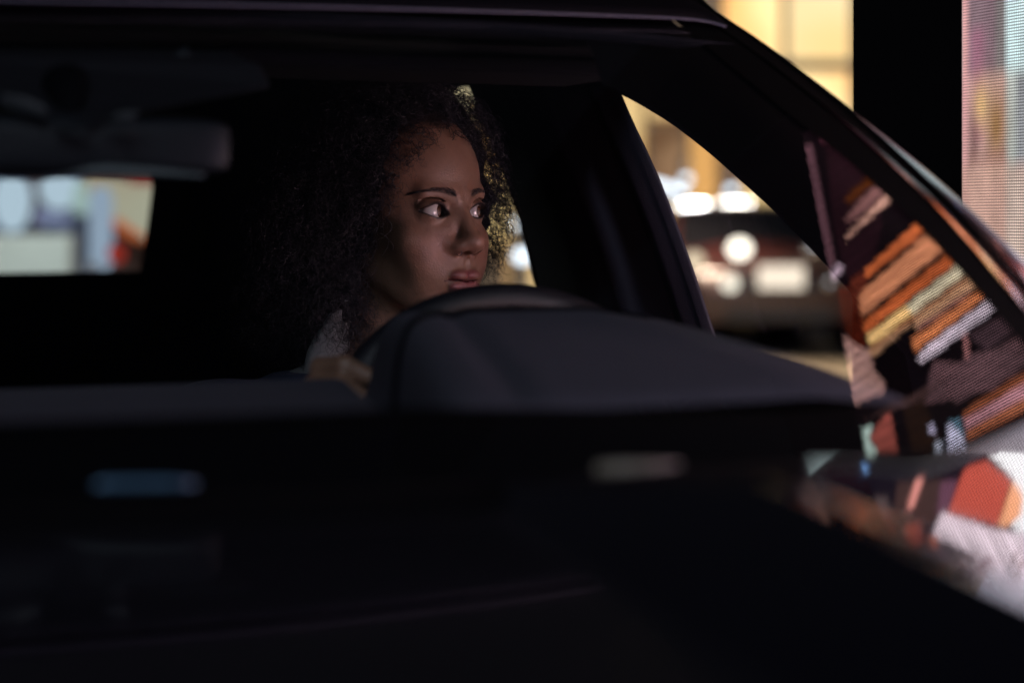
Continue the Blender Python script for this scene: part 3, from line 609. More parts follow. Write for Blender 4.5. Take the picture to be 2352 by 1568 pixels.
def surf_nets(f, lo, hi, h, K=4):
    lo = np.float32(lo); hi = np.float32(hi); H = h * K; nc = np.ceil((hi - lo) / H).astype(int) + 1
    g = np.stack(np.meshgrid(*[lo[i] + H * (np.arange(nc[i]) + .5 - .5 / K) for i in range(3)], indexing='ij'), -1).astype(np.float32)
    vc = f(g.reshape(-1, 3)).reshape(nc).astype(np.float32); near = np.abs(vc) < H * 1.9
    V = np.repeat(np.repeat(np.repeat(vc, K, 0), K, 1), K, 2); mk = np.repeat(np.repeat(np.repeat(near, K, 0), K, 1), K, 2)
    I = np.argwhere(mk); out = np.empty(len(I), np.float32)
    for s in range(0, len(I), 400000): out[s:s + 400000] = f((lo + I[s:s + 400000] * np.float32(h)).astype(np.float32))
    V[mk] = out; S = V < 0; n = V.shape
    def sh(A, d): return A[d[0]:n[0] - 1 + d[0], d[1]:n[1] - 1 + d[1], d[2]:n[2] - 1 + d[2]]
    cnt = np.zeros((n[0] - 1, n[1] - 1, n[2] - 1), np.int8); D = [(i, j, k) for i in (0, 1) for j in (0, 1) for k in (0, 1)]
    for d in D: cnt += sh(S, d)
    act = (cnt > 0) & (cnt < 8); A = np.argwhere(act); vid = -np.ones(act.shape, np.int64); vid[act] = np.arange(len(A))
    acc = np.zeros((len(A), 3)); num = np.zeros(len(A))
    cv = {d: V[A[:, 0] + d[0], A[:, 1] + d[1], A[:, 2] + d[2]] for d in D}
    for d in D:
        for ax in range(3):
            if d[ax] == 0:
                e = list(d); e[ax] = 1; e = tuple(e); a, b = cv[d], cv[e]; m_ = (a < 0) != (b < 0)
                t_ = np.where(m_, a / (a - b + 1e-20), 0); p = np.tile(np.float64(d), (len(A), 1)); p[:, ax] += t_; acc[m_] += p[m_]; num[m_] += 1
    P = lo + h * (A + acc / num[:, None]); F = []
    for ax in range(3):
        o1, o2 = [(1, 2), (2, 0), (0, 1)][ax]; E = [slice(1, n[i] - 1) for i in range(3)]; E2 = list(E); E2[ax] = slice(0, n[ax] - 1); E3 = list(E2); E3[ax] = slice(1, n[ax])
        a, b = S[tuple(E2)], S[tuple(E3)]; X = np.argwhere(a != b); fl = a[a != b]; X = X + np.array([E2[i].start for i in range(3)])
        def c(d1, d2): Y = X.copy(); Y[:, o1] -= d1; Y[:, o2] -= d2; return vid[Y[:, 0], Y[:, 1], Y[:, 2]]
        q = np.stack([c(1, 1), c(0, 1), c(0, 0), c(1, 0)], 1); q[~fl] = q[~fl][:, ::-1]; F.append(q)
    return P, np.concatenate(F)
EYE = np.array([.0305, .0745, -.0045]); ER = .0125
GZ = {}                                            # gaze: further to her left
def almond(P, s):                                 # opening between the lids, seen from the front
    x = (P[:, 0] * s - EYE[0]); z = P[:, 2] - EYE[2] - (x * .10); x = x - .0005
    up = x * x / (.0155 ** 2) ; top = .0080 * (1 - np.clip(up, 0, 4)) ; bot = -.0060 * (1 - np.clip(up, 0, 4) ** .9)
    return np.maximum(z - top, bot - z) * .75
def head_sdf(P):
    X = P.copy(); X[:, 0] = np.abs(X[:, 0]); s = np.sign(P[:, 0])
    d = sdE(X, (0, -.012, .040), (.0745, .097, .084))
    d = smin(d, sdE(X, (0, .030, .030), (.064, .062, .066)), .02)
    d = smin(d, sdE(X, (0, .034, -.030), (.0585, .052, .066)), .025)
    d = smin(d, sdE(X, (0, .040, -.075), (.043, .042, .036)), .025)         # lower jaw
    d = smin(d, sdE(X, (0, .0765, -.1085), (.0175, .0135, .0135)), .018)    # chin
    d = smin(d, sdC(X, (.049, .0, -.058), (.024, .062, -.098), .011, .013), .02)   # jaw line
    d = smin(d, sdE(X, (.0415, .060, -.034), (.0215, .0205, .0175)), .018)  # cheek bone
    d = smin(d, sdE(X, (.030, .066, -.058), (.021, .018, .024)), .02)
    d = smin(d, sdE(X, (.0215, .0700, -.0225), (.0145, .0175, .0200)), .014)
    d = smin(d, sdE(X, (0, .0725, -.068), (.0275, .0235, .026)), .016)      # muzzle
    d = smin(d, sdC(X, (.008, .0868, .0115), (.040, .0775, .0155), .0080, .0066), .012)  # brow
    d = smax(d, -sdE(X, (.0315, .1025, -.0045), (.0175, .0165, .0115)), .012)   # sockets
    # nose
    n = sdC(P, (0, .0870, .004), (0, .1065, -.034), .0072, .0092)
    n = smin(n, sdE(X, (0, .1090, -.0385), (.0114, .0103, .0088)), .008)
    n = smin(n, sdE(X, (.0128, .0965, -.0422), (.0080, .0115, .0074)), .009)
    n = smin(n, sdC(X, (0, .108, -.046), (0, .094, -.051), .0035, .0035), .004)
    d = smin(d, n, .010)
    d = smin(d, sdC(X, (.0100, .0850, -.015), (.0165, .0835, -.034), .0060, .0070), .012)
    d = smax(d, -sdE(X, (.0075, .1015, -.0495), (.0042, .0070, .0048)), .0022)  # nostrils
    # lids
    lid = np.minimum(sdS(X, EYE, ER + .0024), 9)
    lid = smin(lid, sdE(X, EYE + (0, .002, .0062), (.0165, .0135, .0070)), .004)
    d = smin(d, lid, .0055)
    a = almond(P, s)
    ap = smax(a, -(X[:, 1] - EYE[1]), .002); ap = smax(ap, np.abs(X[:, 0] - EYE[0]) - .02, .001)
    d = smax(d, -ap, .0012)
    cr = np.abs(sdE(X, EYE + (0, .0, .0052), (.0185, .0170, .0116))) - .0010    # crease above the lid
    cr = smax(cr, .088 - X[:, 1] - .012, .001); cr = smax(cr, .0055 - (X[:, 2]), .001)
    d = smax(d, -cr, .0022)
    # lips
    z = P[:, 2]
    lip_u = sdE(X, (.0085, .0925, -.0715), (.0125, .0090, .0062)); lip_u = smin(lip_u, sdC(X, (.010, .094, -.0728), (.0255, .0800, -.0765), .0052, .0018), .005)
    lip_l = sdE(X, (.004, .0912, -.0832), (.0165, .0094, .0068)); lip_l = smin(lip_l, sdC(X, (.008, .092, -.083), (.0250, .0795, -.0775), .0050, .0018), .005)
    d = smin(d, lip_u, .0035); d = smin(d, lip_l, .0035)
    mz = -.0772 + .0016 * np.cos(np.clip(X[:, 0] / .0085, 0, 3.1)) * -1 + X[:, 0] * .03
    ml = np.maximum(np.abs(z - mz) - .0003, np.maximum(X[:, 0] - .0215, .0915 - P[:, 1] - X[:, 0] * .42))
    d = smax(d, -ml, .0030)
    d = smax(d, -sdE(X, (0, .1010, -.0600), (.0032, .0050, .0080)), .005)       # groove under the nose
    # ears (under the hair)
    d = smin(d, sdE(X, (.0690, -.008, -.008), (.008, .016, .028)), .004)
    # neck
    d = smin(d, sdC(P, (0, -.022, -.060), (0, -.050, -.215), .050, .055), .022)
    return d
def head_col(P):
    X = P.copy(); X[:, 0] = np.abs(X[:, 0]); s = np.sign(P[:, 0]); n = len(P)
    skin = np.array((.205, .112, .072)); C = np.tile(skin, (n, 1)); rg = np.full(n, .50)
    mo_ = .06 * np.sin(P[:, 0] * 210 + 3 * np.sin(P[:, 2] * 90)) * np.sin(P[:, 2] * 170 + P[:, 1] * 120) + .05 * np.sin(P[:, 0] * 620 + 1) * np.sin(P[:, 2] * 540 + P[:, 1] * 300); C = C * (1 + mo_)[:, None]; rg = rg + mo_ * .7
    def mix(m, c, r=None):
        nonlocal C, rg
        m = np.clip(m, 0, 1); C = C * (1 - m[:, None]) + np.array(c) * m[:, None]
        if r is not None: rg = rg * (1 - m) + r * m
    mix(np.exp(-((X[:, 0] - .038) ** 2 + (P[:, 2] + .045) ** 2) / .0006) * (P[:, 1] > .05) * .35, (.27, .10, .07))
    mix((P[:, 1] > .085) * np.exp(-((P[:, 2] + .04) / .014) ** 2) * .3, (.26, .12, .085), .36)
    # lips
    lu = np.minimum(sdE(X, (.0085, .0925, -.0715), (.0125, .0090, .0062)), sdC(X, (.010, .094, -.0728), (.0255, .0800, -.0765), .0052, .0018))
    ll = np.minimum(sdE(X, (.004, .0912, -.0832), (.0165, .0094, .0068)), sdC(X, (.008, .092, -.083), (.0250, .0795, -.0775), .0050, .0018))
    mix((.0010 - lu) / .0010, (.19, .060, .058), .30); mix((.0010 - ll) / .0010, (.25, .085, .085), .26)
    mix((.0012 - np.abs(P[:, 2] + .0772)) / .0008 * (X[:, 0] < .026) * (P[:, 1] > .07), (.06, .012, .012))  # parting of the lips darkened in colour, painted shade
    # brows
    t_ = (X[:, 0] - .010) / .042; bz = .0125 + .0075 * np.sin(np.clip(t_, 0, 1) * 2.3) - .003 * t_; bw = .0042 * np.clip(1.15 - .75 * t_, 0, 1) * np.clip((t_ + .02) * 8, 0, 1) + 1e-5
    hair = .75 + .25 * np.sin(X[:, 0] * 5200 + P[:, 2] * 3600)
    mix(np.clip((bw - np.abs(P[:, 2] - bz)) / .0012, 0, 1) * (t_ > -.02) * (t_ < 1.05) * (P[:, 1] > .03) * (.35 + .35 * hair), (.007, .004, .0035), .95)
    # dark line on the lids
    a = almond(P, s); mix((.0022 - a) / .0012 * (X[:, 1] > .07) * np.clip((.0163 - np.abs(X[:, 0] - EYE[0] - .0005)) / .0015, 0, 1) * (P[:, 2] > -.02) * (P[:, 2] < .02), (.010, .006, .006), .5)
    mix(((.0040 - a) / .003) * .45 * (X[:, 1] > .07) * (P[:, 2] > -.001) * (P[:, 2] < .016) * (np.abs(X[:, 0] - EYE[0]) < .02), (.07, .026, .018))
    # dark hairline fading into the scalp
    mix(np.clip((P[:, 2] - .082 + .5 * np.clip(X[:, 0] - .04, 0, 1) * 1.6) / .012, 0, 1), (.02, .010, .008))
    return C, rg
PX = at(1176, 520, 1)
person = empty("person", HO * [1, 1, 0] + np.array([0, 0, .62]), "woman with big black curly hair at the steering wheel, looking out to the side", "person")
hv, hf = surf_nets(head_sdf, (-.095, -.125, -.17), (.095, .130, .135), .00095)
hc, hr_ = head_col(hv.astype(np.float32))
# body below: shoulders, chest, arms and hands in world space
SHC = car2w(.60, .42, .985)                        # between the shoulders
NB = h2w((0, -.048, -.20))
shR, shL = car2w(.58, .235, .965), car2w(.63, .60, .965)
elR, elL = car2w(.34, .17, .80), car2w(.36, .64, .80)
def hand_pts(a, side):                            # hand closed round the rim at angle a
    c = whp(a, WR); tan = whp(a + .02, WR) - whp(a - .02, WR); tan /= np.linalg.norm(tan); rad = c - whp(0, 0); rad /= np.linalg.norm(rad); ax = np.cross(tan, rad); ax /= np.linalg.norm(ax)
    if ax @ CB > 0: ax = -ax                       # towards the dash
    segs = []
    for k, (ln_, r) in enumerate(((.92, .0095), (1.0, .0098), (.96, .0093), (.8, .0082))):
        o = c + tan * side * (.029 - .0195 * k); R_ = .0265
        pts = [o + rad * math.cos(q) * R_ * e + ax * math.sin(q) * R_ * e for q, e in ((math.radians(-75), 1.35), (math.radians(-5), 1.12), (math.radians(62 * ln_), 1.0), (math.radians(128 * ln_), .98))]
        segs += [(pts[0], pts[1], r * 1.08, r * 1.0), (pts[1], pts[2], r * 1.03, r * .93), (pts[2], pts[3], r * .94, r * .82)]
    palm0 = c - ax * .030 + rad * .012 + tan * side * .026; palm1 = c - ax * .030 + rad * .012 - tan * side * .028
    wrist = c - ax * .075 + rad * .018 - np.array([0, 0, .035])
    segs += [(palm0, palm1, .0135, .013), (palm0, wrist, .014, .021), (palm1, wrist, .0135, .021)]
    th0 = c - ax * .03 - rad * .012 + tan * side * .018; th1 = c - ax * .016 - rad * .026 + tan * side * .036; th2 = c + ax * .006 - rad * .0265 + tan * side * .048
    segs += [(wrist, th0, .016, .0135), (th0, th1, .0125, .0108), (th1, th2, .0106, .0085)]
    return segs, wrist
aR, aL = math.radians(-62), math.radians(70)
sR, wR = hand_pts(aR, 1); sL, wL = hand_pts(aL, -1)
def body_sdf(P):
    d = sdC(P, h2w((0, -.03, -.13)), NB, .051, .054); d = smin(d, sdC(P, shR, shL, .052, .052), .06)
    d = smin(d, sdC(P, car2w(.61, .42, .93), car2w(.66, .42, .66), .125, .135), .06)
    for sh_, el, wr in ((shR, elR, wR), (shL, elL, wL)):
        d = smin(d, sdC(P, sh_, el, .050, .038), .02); d = smin(d, sdC(P, el, wr, .037, .023), .015)
    for a_, b_, r0, r1 in sR + sL: d = smin(d, sdC(P, a_, b_, r0, r1), .0035)
    return d
bl_, bh_ = car2w(0, 0, 0), 0
pts = np.array([car2w(b, l, 0) for b in (.02, .86) for l in (.08, .78)]); lo = pts.min(0); hi = pts.max(0); lo[2] = .58; hi[2] = 1.115
bv, bf = surf_nets(body_sdf, lo, hi, .0028)
bC = np.tile(np.array((.16, .088, .058)), (len(bv), 1))
skinm = vcol_mat("brown_skin", sss=.12, bump=.30, bscale=520)
body = npmesh("body", np.concatenate([h2w(hv), bv]), np.concatenate([hf, bf + len(hv)]), skinm, person, cols=np.concatenate([hc, bC]), rough=np.concatenate([hr_, np.full(len(bv), .48)]))
# eyes
m, t, p = newmat("eyeball"); p.inputs["Roughness"].default_value = .12; p.inputs["Coat Weight"].default_value = 1; p.inputs["Coat Roughness"].default_value = .02
a = t.nodes.new("ShaderNodeAttribute"); a.attribute_name = "Col"; t.links.new(a.outputs["Color"], p.inputs["Base Color"])
eyem = m
for s in (-1, 1):
    c = h2w(EYE * (s, 1, 1)); ga = math.radians(24 if s < 0 else 18); g = HA @ np.array([math.sin(ga), math.cos(ga), .03]); g /= np.linalg.norm(g)
    V, F = uvsphere((0, 0, 0), 1, 160, 120); V = np.array(V); cosg = V @ g; r = np.ones(len(V)) * ER * HS
    ang = np.degrees(np.arccos(np.clip(cosg, -1, 1))); r *= 1 + .045 * np.exp(-(ang / 20) ** 4)
    C = np.tile(np.array((.50, .46, .44)), (len(V), 1)); 
    C = C * (1 - .25 * np.clip((ang[:, None] - 60) / 40, 0, 1) * np.array((0, .6, .7)))
    k = ang < 30; C[k] = (.035, .014, .007); k = ang < 27; C[k] = (.075, .030, .014); k = ang < 12; C[k] = (.003, .003, .003)
    e = npmesh("eye", c + V * r[:, None], np.array(F), eyem, person, cols=C)
# lashes: short curved hairs along the upper lid
hairm = pbr("black_hair", (.013, .0105, .015), .42, spec=.45)
for s in (-1, 1):
    V, F = [], []
    for k in range(34):
        x = -.0145 + .029 * k / 33; zz = .0080 * (1 - (x / .0155) ** 2) + x * .10; y = math.sqrt(max(0, (ER + .0026) ** 2 - x * x - zz * zz)) + EYE[1] - .0003
        b0 = np.array([(EYE[0] + x + .0005) * s, y, EYE[2] + zz]); ln_ = .0075 * (.7 + .5 * max(0, x / .0145)); ox = x * .35 * s
        q = [h2w(b0), h2w(b0 + np.array([ox * .4, .55 * ln_, -.05 * ln_])), h2w(b0 + np.array([ox, ln_ * .85, .45 * ln_]))]
        v, f = tube(q, [.00028, .0002, .00008], 3); n = len(V); V += v; F += [tuple(i + n for i in z_) for z_ in f]
    mesh("eyelashes", V, F, hairm, person)
RB = np.random.default_rng(11)
def skin_y(x, z):                                 # depth of the skin in front of the head at x, z
    ys = np.linspace(.115, .02, 260); d = head_sdf(np.stack([np.full(260, x), ys, np.full(260, z)], 1).astype(np.float32)); k = int(np.argmax(d < 0)); return float(ys[k])
for s in (-1, 1):
    V, F = [], []
    for k in range(120):
        t_ = RB.uniform(0, 1) ** .9; x = .010 + .042 * t_; bz = .0125 + .0075 * math.sin(t_ * 2.3) - .003 * t_; zz = bz + RB.uniform(-1, 1) * .0030 * (1.15 - .95 * t_)
        y = skin_y(x * s, zz); L_ = RB.uniform(.004, .0072); dx = .8 * L_ * s; dz = L_ * (.75 - 1.2 * t_)
        y2 = skin_y((x + .8 * L_), zz + dz) if x + .8 * L_ < .058 else y - .004
        v, f = tube([h2w((x * s, y, zz)), h2w((x * s + dx * .5, (y + y2) / 2 + .0011, zz + dz * .55)), h2w((x * s + dx, y2 + .0006, zz + dz))], [.00024, .0002, .00008], 3)
        n = len(V); V += v; F += [tuple(i + n for i in z_) for z_ in f]
    mesh("eyebrow", V, F, hairm, person)
# small ring in the nostril wing
rc = h2w((-.0158, .1015, -.0475)); mesh("nose_ring", *tube([rc + HA @ np.array([.0, math.cos(a_) * .0042, math.sin(a_) * .0042]) for a_ in np.linspace(0, 2 * math.pi, 17)[:-1]], .00045, 6, True), M['satin'], person)

# ---- hair: a soft core and thousands of coiled strands
def px3(px, py, d): return at(px, py, d)
HE = [  # centre (photo px, depth), radii in metres along camera x, depth, z
 ((868, 385, 2.30), (.146, .15, .100)), ((735, 500, 2.28), (.104, .13, .135)), ((690, 640, 2.26), (.074, .10, .088)), ((1045, 400, 2.385), (.058, .07, .092)),
 ((1100, 488, 2.40), (.042, .05, .060)), ((1082, 562, 2.40), (.032, .04, .046)), ((960, 300, 2.33), (.085, .12, .062)), ((768, 700, 2.19), (.040, .05, .052))]
HE = [(px3(*c), np.array(r)) for c, r in HE] + [(h2w((0, -.012, .038)), np.array((.112, .112, .104)))]
def hair_sdf(P):
    d = None
    for c, r in HE:
        e = sdE(P, c, r); d = e if d is None else smin(d, e, .03)
    return d
def face_cut(P):                                   # room left free in front of the face
    Q = w2h(P).astype(np.float32); X = Q.copy(); X[:, 0] = np.abs(X[:, 0])
    return smax(sdE(X, (0, .137, -.030), (.086, .140, .106)), sdE(X, (0, .10, -.045), (.070, .11, .118)), .01)
def wob(P, s, a): return a * (np.sin(P[:, 0] * s + 1) * np.sin(P[:, 1] * s * 1.1 + 2) + np.sin(P[:, 2] * s * 1.2) * np.sin(P[:, 0] * s * .9 + P[:, 1] * s))
def core_sdf(P):
    d = hair_sdf(P) + .020 + .008 * np.clip((P[:, 0] - HO[0] - .06) / .03, 0, 1) + wob(P, 160, .0035) + wob(P, 60, .004); d = smax(d, -(face_cut(P) - .010), .012)
    Q = w2h(P).astype(np.float32); hd = head_sdf(Q) * HS
    return smax(d, .0 - hd - .004 if False else -(hd + .012), .004)
cv, cf2 = surf_nets(core_sdf, HO - [.24, .22, .22], HO + [.19, .30, .19], .003)
core_m = pbr("black_hair_mass", (.005, .0045, .007), .8, spec=.2, bump=1., bscale=220)
hairo = npmesh("hair", cv, cf2, core_m, person)
def grad(f, P, e=.002):
    g = np.stack([f(P + np.float32([e if i == j else 0 for j in range(3)])) - f(P - np.float32([e if i == j else 0 for j in range(3)])) for i in range(3)], 1); return g / (np.linalg.norm(g, axis=1)[:, None] + 1e-9)
def full(P): return smax(hair_sdf(P), -face_cut(P), .006)
def strands(N, depth, keep, lnr, rad, wid, seed, pts=34):
    R_ = np.random.default_rng(seed); lo = HO - [.24, .22, .25]; hi = HO + [.20, .30, .2]
    P = (lo + R_.random((N * 60, 3)) * (hi - lo)).astype(np.float32); d = full(P); P = P[(d < -.002) & (d > -depth)]
    Q = w2h(P).astype(np.float32); P = P[head_sdf(Q) > .002]
    if keep is not None: P = P[keep(P)]
    P = P[:N]; n = len(P); G = grad(full, P); 
    G[:, 2] -= .35 * (P[:, 2] < HO[2]); G += R_.normal(0, .45, G.shape); G /= np.linalg.norm(G, axis=1)[:, None]
    A = np.cross(G, [0, 0, 1.]); A /= np.linalg.norm(A, axis=1)[:, None] + 1e-9; B_ = np.cross(G, A)
    L_ = R_.uniform(*lnr, n); r = R_.uniform(*rad, n); turns = L_ / (r * R_.uniform(1.3, 2.6, n)); ph = R_.uniform(0, 6.28, n); hand = R_.choice([-1, 1], n)
    s = np.linspace(0, 1, pts); th = ph[:, None] + hand[:, None] * 2 * np.pi * turns[:, None] * s * .55
    rr_ = r[:, None] * (.5 + .8 * s) ; ctr = P[:, None, :] + G[:, None, :] * ((s - .35) * L_[:, None])[..., None]; ctr[..., 2] -= (.012 * s ** 2)
    X = ctr + A[:, None, :] * (rr_ * np.cos(th))[..., None] + B_[:, None, :] * (rr_ * np.sin(th))[..., None]
    # three-sided tubes
    T = np.gradient(X, axis=1); T /= np.linalg.norm(T, axis=2)[..., None] + 1e-9; S1 = np.cross(T, [.3, .9, .3]); S1 /= np.linalg.norm(S1, axis=2)[..., None] + 1e-9; S2 = np.cross(T, S1)
    wd = (wid * R_.uniform(.7, 1.3, n))[:, None] * (1 - .6 * s)
    ring = np.stack([X + (S1 * math.cos(q) + S2 * math.sin(q)) * wd[..., None] for q in (0, 2.094, 4.189)], 2)   # n, pts, 3, 3
    V = ring.reshape(-1, 3); base = (np.arange(n)[:, None, None] * pts + np.arange(pts - 1)[None, :, None]) * 3; j = np.arange(3)[None, None, :]; j2 = (j + 1) % 3
    F = np.stack([base + j, base + j2, base + 3 + j2, base + 3 + j], -1).reshape(-1, 4)
    # drop strands that cross the face
    Pm = X.reshape(-1, 3).astype(np.float32); bad = (face_cut(Pm) < -.001).reshape(n, pts).mean(1) > .04
    kk = np.repeat(~bad, (pts - 1) * 3); return V, F[kk]
HN = int(globals().get('HAIRN', 1.) * 1000)
edge = lambda P: (P[:, 0] > HO[0] + .05)
left = lambda P: (P[:, 0] < HO[0] + .055)
for a_ in ((9 * HN, .030, left, (.018, .045), (.0022, .0050), .00028, 1), (int(2.2 * HN), .024, edge, (.012, .026), (.0018, .0036), .00030, 2), (int(1.1 * HN), .016, edge, (.014, .030), (.0030, .0052), .00055, 4),
           (int(2.2 * HN), .022, left, (.020, .045), (.0030, .0055), .00055, 5), (int(1.2 * HN), .010, left, (.03, .05), (.003, .006), .00020, 3)):
    V, F = strands(*a_); npmesh("curls", V, F, hairm, hairo)
# ---- clothes
def torso(P): 
    d = smin(sdC(P, shR, shL, .052, .052), sdC(P, car2w(.61, .42, .93), car2w(.66, .42, .66), .125, .135), .06)
    return smin(d, sdC(P, h2w((0, -.03, -.16)), NB, .048, .058), .03)
def sleeves(P):
    d = None
    for sh_, el, wr in ((shR, elR, wR), (shL, elL, wL)):
        w2 = el + (wr - el) * .82; e = smin(sdC(P, sh_, el, .050, .040), sdC(P, el, w2, .040, .030), .015); d = e if d is None else np.minimum(d, e)
    return d
fdir = -CB + CL * .1
def vcut(P, wdt, z0, k):                          # open front below the throat
    q = P - NB.astype(np.float32); lat = np.abs(q @ CL.astype(np.float32)); return np.maximum(lat - wdt - (q[:, 2] - z0) * k, -(q @ fdir.astype(np.float32)) + .0)
def folds(P): return .0022 * np.sin(P[:, 2] * 95 + P[:, 0] * 60) * np.sin(P[:, 1] * 70 + P[:, 2] * 20)
def jacket_sdf(P):
    d = smin(torso(P), sleeves(P), .03) - .013 + folds(P); d = smax(d, -vcut(P, .058, .02, .35), .006); return smax(d, P[:, 2] - (NB[2] + .035), .006)
def shirt_sdf(P):
    d = torso(P) - .007 + folds(P) * .5; d = smax(d, -vcut(P, .022, .0, .5), .003); return smax(d, P[:, 2] - (NB[2] + .045), .003)
jv, jf = surf_nets(jacket_sdf, lo, hi, .0045); jk = npmesh("jacket", jv, jf, pbr("navy_jacket_cloth", (.010, .020, .050), .85, noise=.3, nscale=90, bump=.5, bscale=900), person)
cloth = pbr("off_white_cotton", (.13, .14, .145), .9, bump=.3, bscale=700)
sv, sf = surf_nets(shirt_sdf, lo, hi, .0045); npmesh("shirt", sv, sf, cloth, person)
# turned-up collar wings either side of the throat
def wing(px_out, px_in, d_out, d_in):
    rows = []
    for t_ in np.linspace(0, 1, 7):
        rows.append([at(*(np.array(a_) * (1 - t_) + np.array(b_) * t_), d_out * (1 - t_) + d_in * t_ - .012 * math.sin(math.pi * t_)) for a_, b_ in zip(spl(px_out, 16), spl(px_in, 16))])
    return grid(rows)
mesh("collar", *wing([(772, 690), (748, 735), (722, 775), (704, 815), (694, 880)], [(812, 688), (806, 730), (797, 775), (800, 800), (750, 880)], 2.165, 2.19), cloth, person, solid=.002)
mesh("collar", *wing([(1010, 760), (1016, 800), (1022, 850), (1030, 900)], [(960, 770), (950, 810), (930, 860), (920, 900)], 2.26, 2.235), cloth, person, solid=.002)
rebase(person)
#@@ END_PERSON

#@@ STREET
# ------------------------------------------------------------------ the street beyond, left in the distance and out of focus
def kid(name, V, F, m, root, **k): return mesh(name, V, F, m, root, **k)
LM = dict(
 white=lamp_mat("cold_white_lamp", (225, 240, 255), 4.2), cream=lamp_mat("cream_headlamp", (255, 244, 225), 5.), cream2=lamp_mat("cream_driving_lamp", (255, 246, 226), 2.4), creamdim=lamp_mat("dim_fog_lamp", (255, 235, 200), 1.6),
 plate=lamp_mat("lit_plate", (255, 236, 214), 1.7), red=lamp_mat("red_lantern", (215, 70, 55), .55), tail=lamp_mat("tail_lamp", (255, 60, 40), 1.5),
 stone=pbr("warm_stone", (.48, .33, .20), .8, noise=.25, nscale=2), brick=pbr("tan_brick", (.40, .28, .18), .85, noise=.2, nscale=8),
 w1=lit_window_mat("lit_hall_window", (240, 178, 104), (255, 222, 158), 1.45, .5), w2=lit_window_mat("bright_hall_window", (255, 218, 150), (255, 246, 205), 1.15, .35),
 w3=lit_window_mat("brown_hall_window", (120, 88, 62), (176, 138, 104), 1.4, .9), dkmetal=pbr("dark_frame_metal", (.03, .022, .018), .5),
 red_paint=pbr("red_car_paint", (.42, .035, .02), .3, coat=.6), maroon=pbr("maroon_car_paint", (.045, .010, .009), .3, coat=.8), white_paint=pbr("white_van_paint", (.7, .72, .75), .35, coat=.4),
 dglass=pbr("dark_car_glass", (.01, .01, .012), .08, coat=1.), tyre=pbr("tyre_rubber", (.012, .012, .012), .8), chrome=pbr("chrome", (.6, .6, .6), .15, metal=1.),
 leaf=pbr("olive_leaves", (.055, .06, .018), .7, noise=.5, nscale=3), bark=pbr("bark", (.06, .045, .03), .9),
 shop=lit_window_mat("cold_shop_window", (92, 104, 128), (150, 176, 196), .9, 1.6), shopw=lit_window_mat("warm_shop_window", (190, 150, 110), (205, 205, 180), .8, 1.), brownpost=pbr("brown_post", (.10, .045, .035), .7), bluewall=pbr("blue_grey_wall", (.22, .25, .34), .8, noise=.2, nscale=3), redsign=lamp_mat("red_sign", (150, 40, 40), .8), orange=lamp_mat("orange_sign", (225, 120, 70), .8), g1=lamp_mat("pale_blue_lamp", (196, 220, 236), 1.05), g2=lamp_mat("lilac_lamp", (150, 160, 200), .8), g3=lamp_mat("greenish_lamp", (178, 206, 200), .95), totem=lamp_mat("lit_totem", (170, 192, 215), .9))
def quad(root, name, x0, x1, y0, y1, d, m, th=.06):
    a, b, c, e = at(x0, y1, d), at(x1, y1, d), at(x1, y0, d), at(x0, y0, d); T = np.array([0, th, 0])
    V = [a, b, c, e, a + T, b + T, c + T, e + T]; return mesh(name, V, [(0, 1, 2, 3), (4, 5, 6, 7), (0, 1, 5, 4), (1, 2, 6, 5), (2, 3, 7, 6), (3, 0, 4, 7)], m, root, smooth=False)
# big warm hall building behind the side window and above the pillar
DB = 34.
hall = empty("building", (*at(1650, 520, DB)[:2], 0), "warm lit stone hall with tall glowing windows behind the parked cars", "building")
hx0, hx1 = at(900, 0, DB)[0], at(2120, 0, DB)[0]
zt = 13.
gz = 1.7
mesh("wall", *box(((hx0 + hx1) / 2, DB + .6, zt / 2), hx1 - hx0, 1.0, zt), LM['stone'], hall, smooth=False)
for x0, x1, y0, y1, mm in [(925, 1012, 60, 470, 'w2'), (1022, 1082, 60, 470, 'w2'), (1095, 1160, 120, 560, 'w1'), (1168, 1250, 120, 700, 'w1'), (1330, 1385, 120, 470, 'w1'), (1396, 1478, 120, 470, 'w1'), (1492, 1572, 292, 452, 'w3'), (1586, 1646, 120, 470, 'w1'), (1480, 1580, 120, 270, 'w1'),
                           (1664, 1792, -120, 205, 'w1'), (1812, 1952, -120, 138, 'w2'), (1664, 1700, 330, 470, 'w3'), (1710, 1800, 330, 470, 'w1'), (1812, 1950, 166, 330, 'w1'), (1812, 1950, 350, 470, 'w3')]:
    f = quad(hall, "window", x0, x1, y0, y1, DB, LM[mm]); 
quad(hall, "ledge", 1650, 1990, 140, 160, DB - .12, LM['brick'], .4)
for x in (1082, 1163, 1390, 1484, 1579, 1655, 1802): quad(hall, "pilaster", x - 6, x + 6, -140, 480, DB - .1, LM['stone'], .3)
rebase(hall)
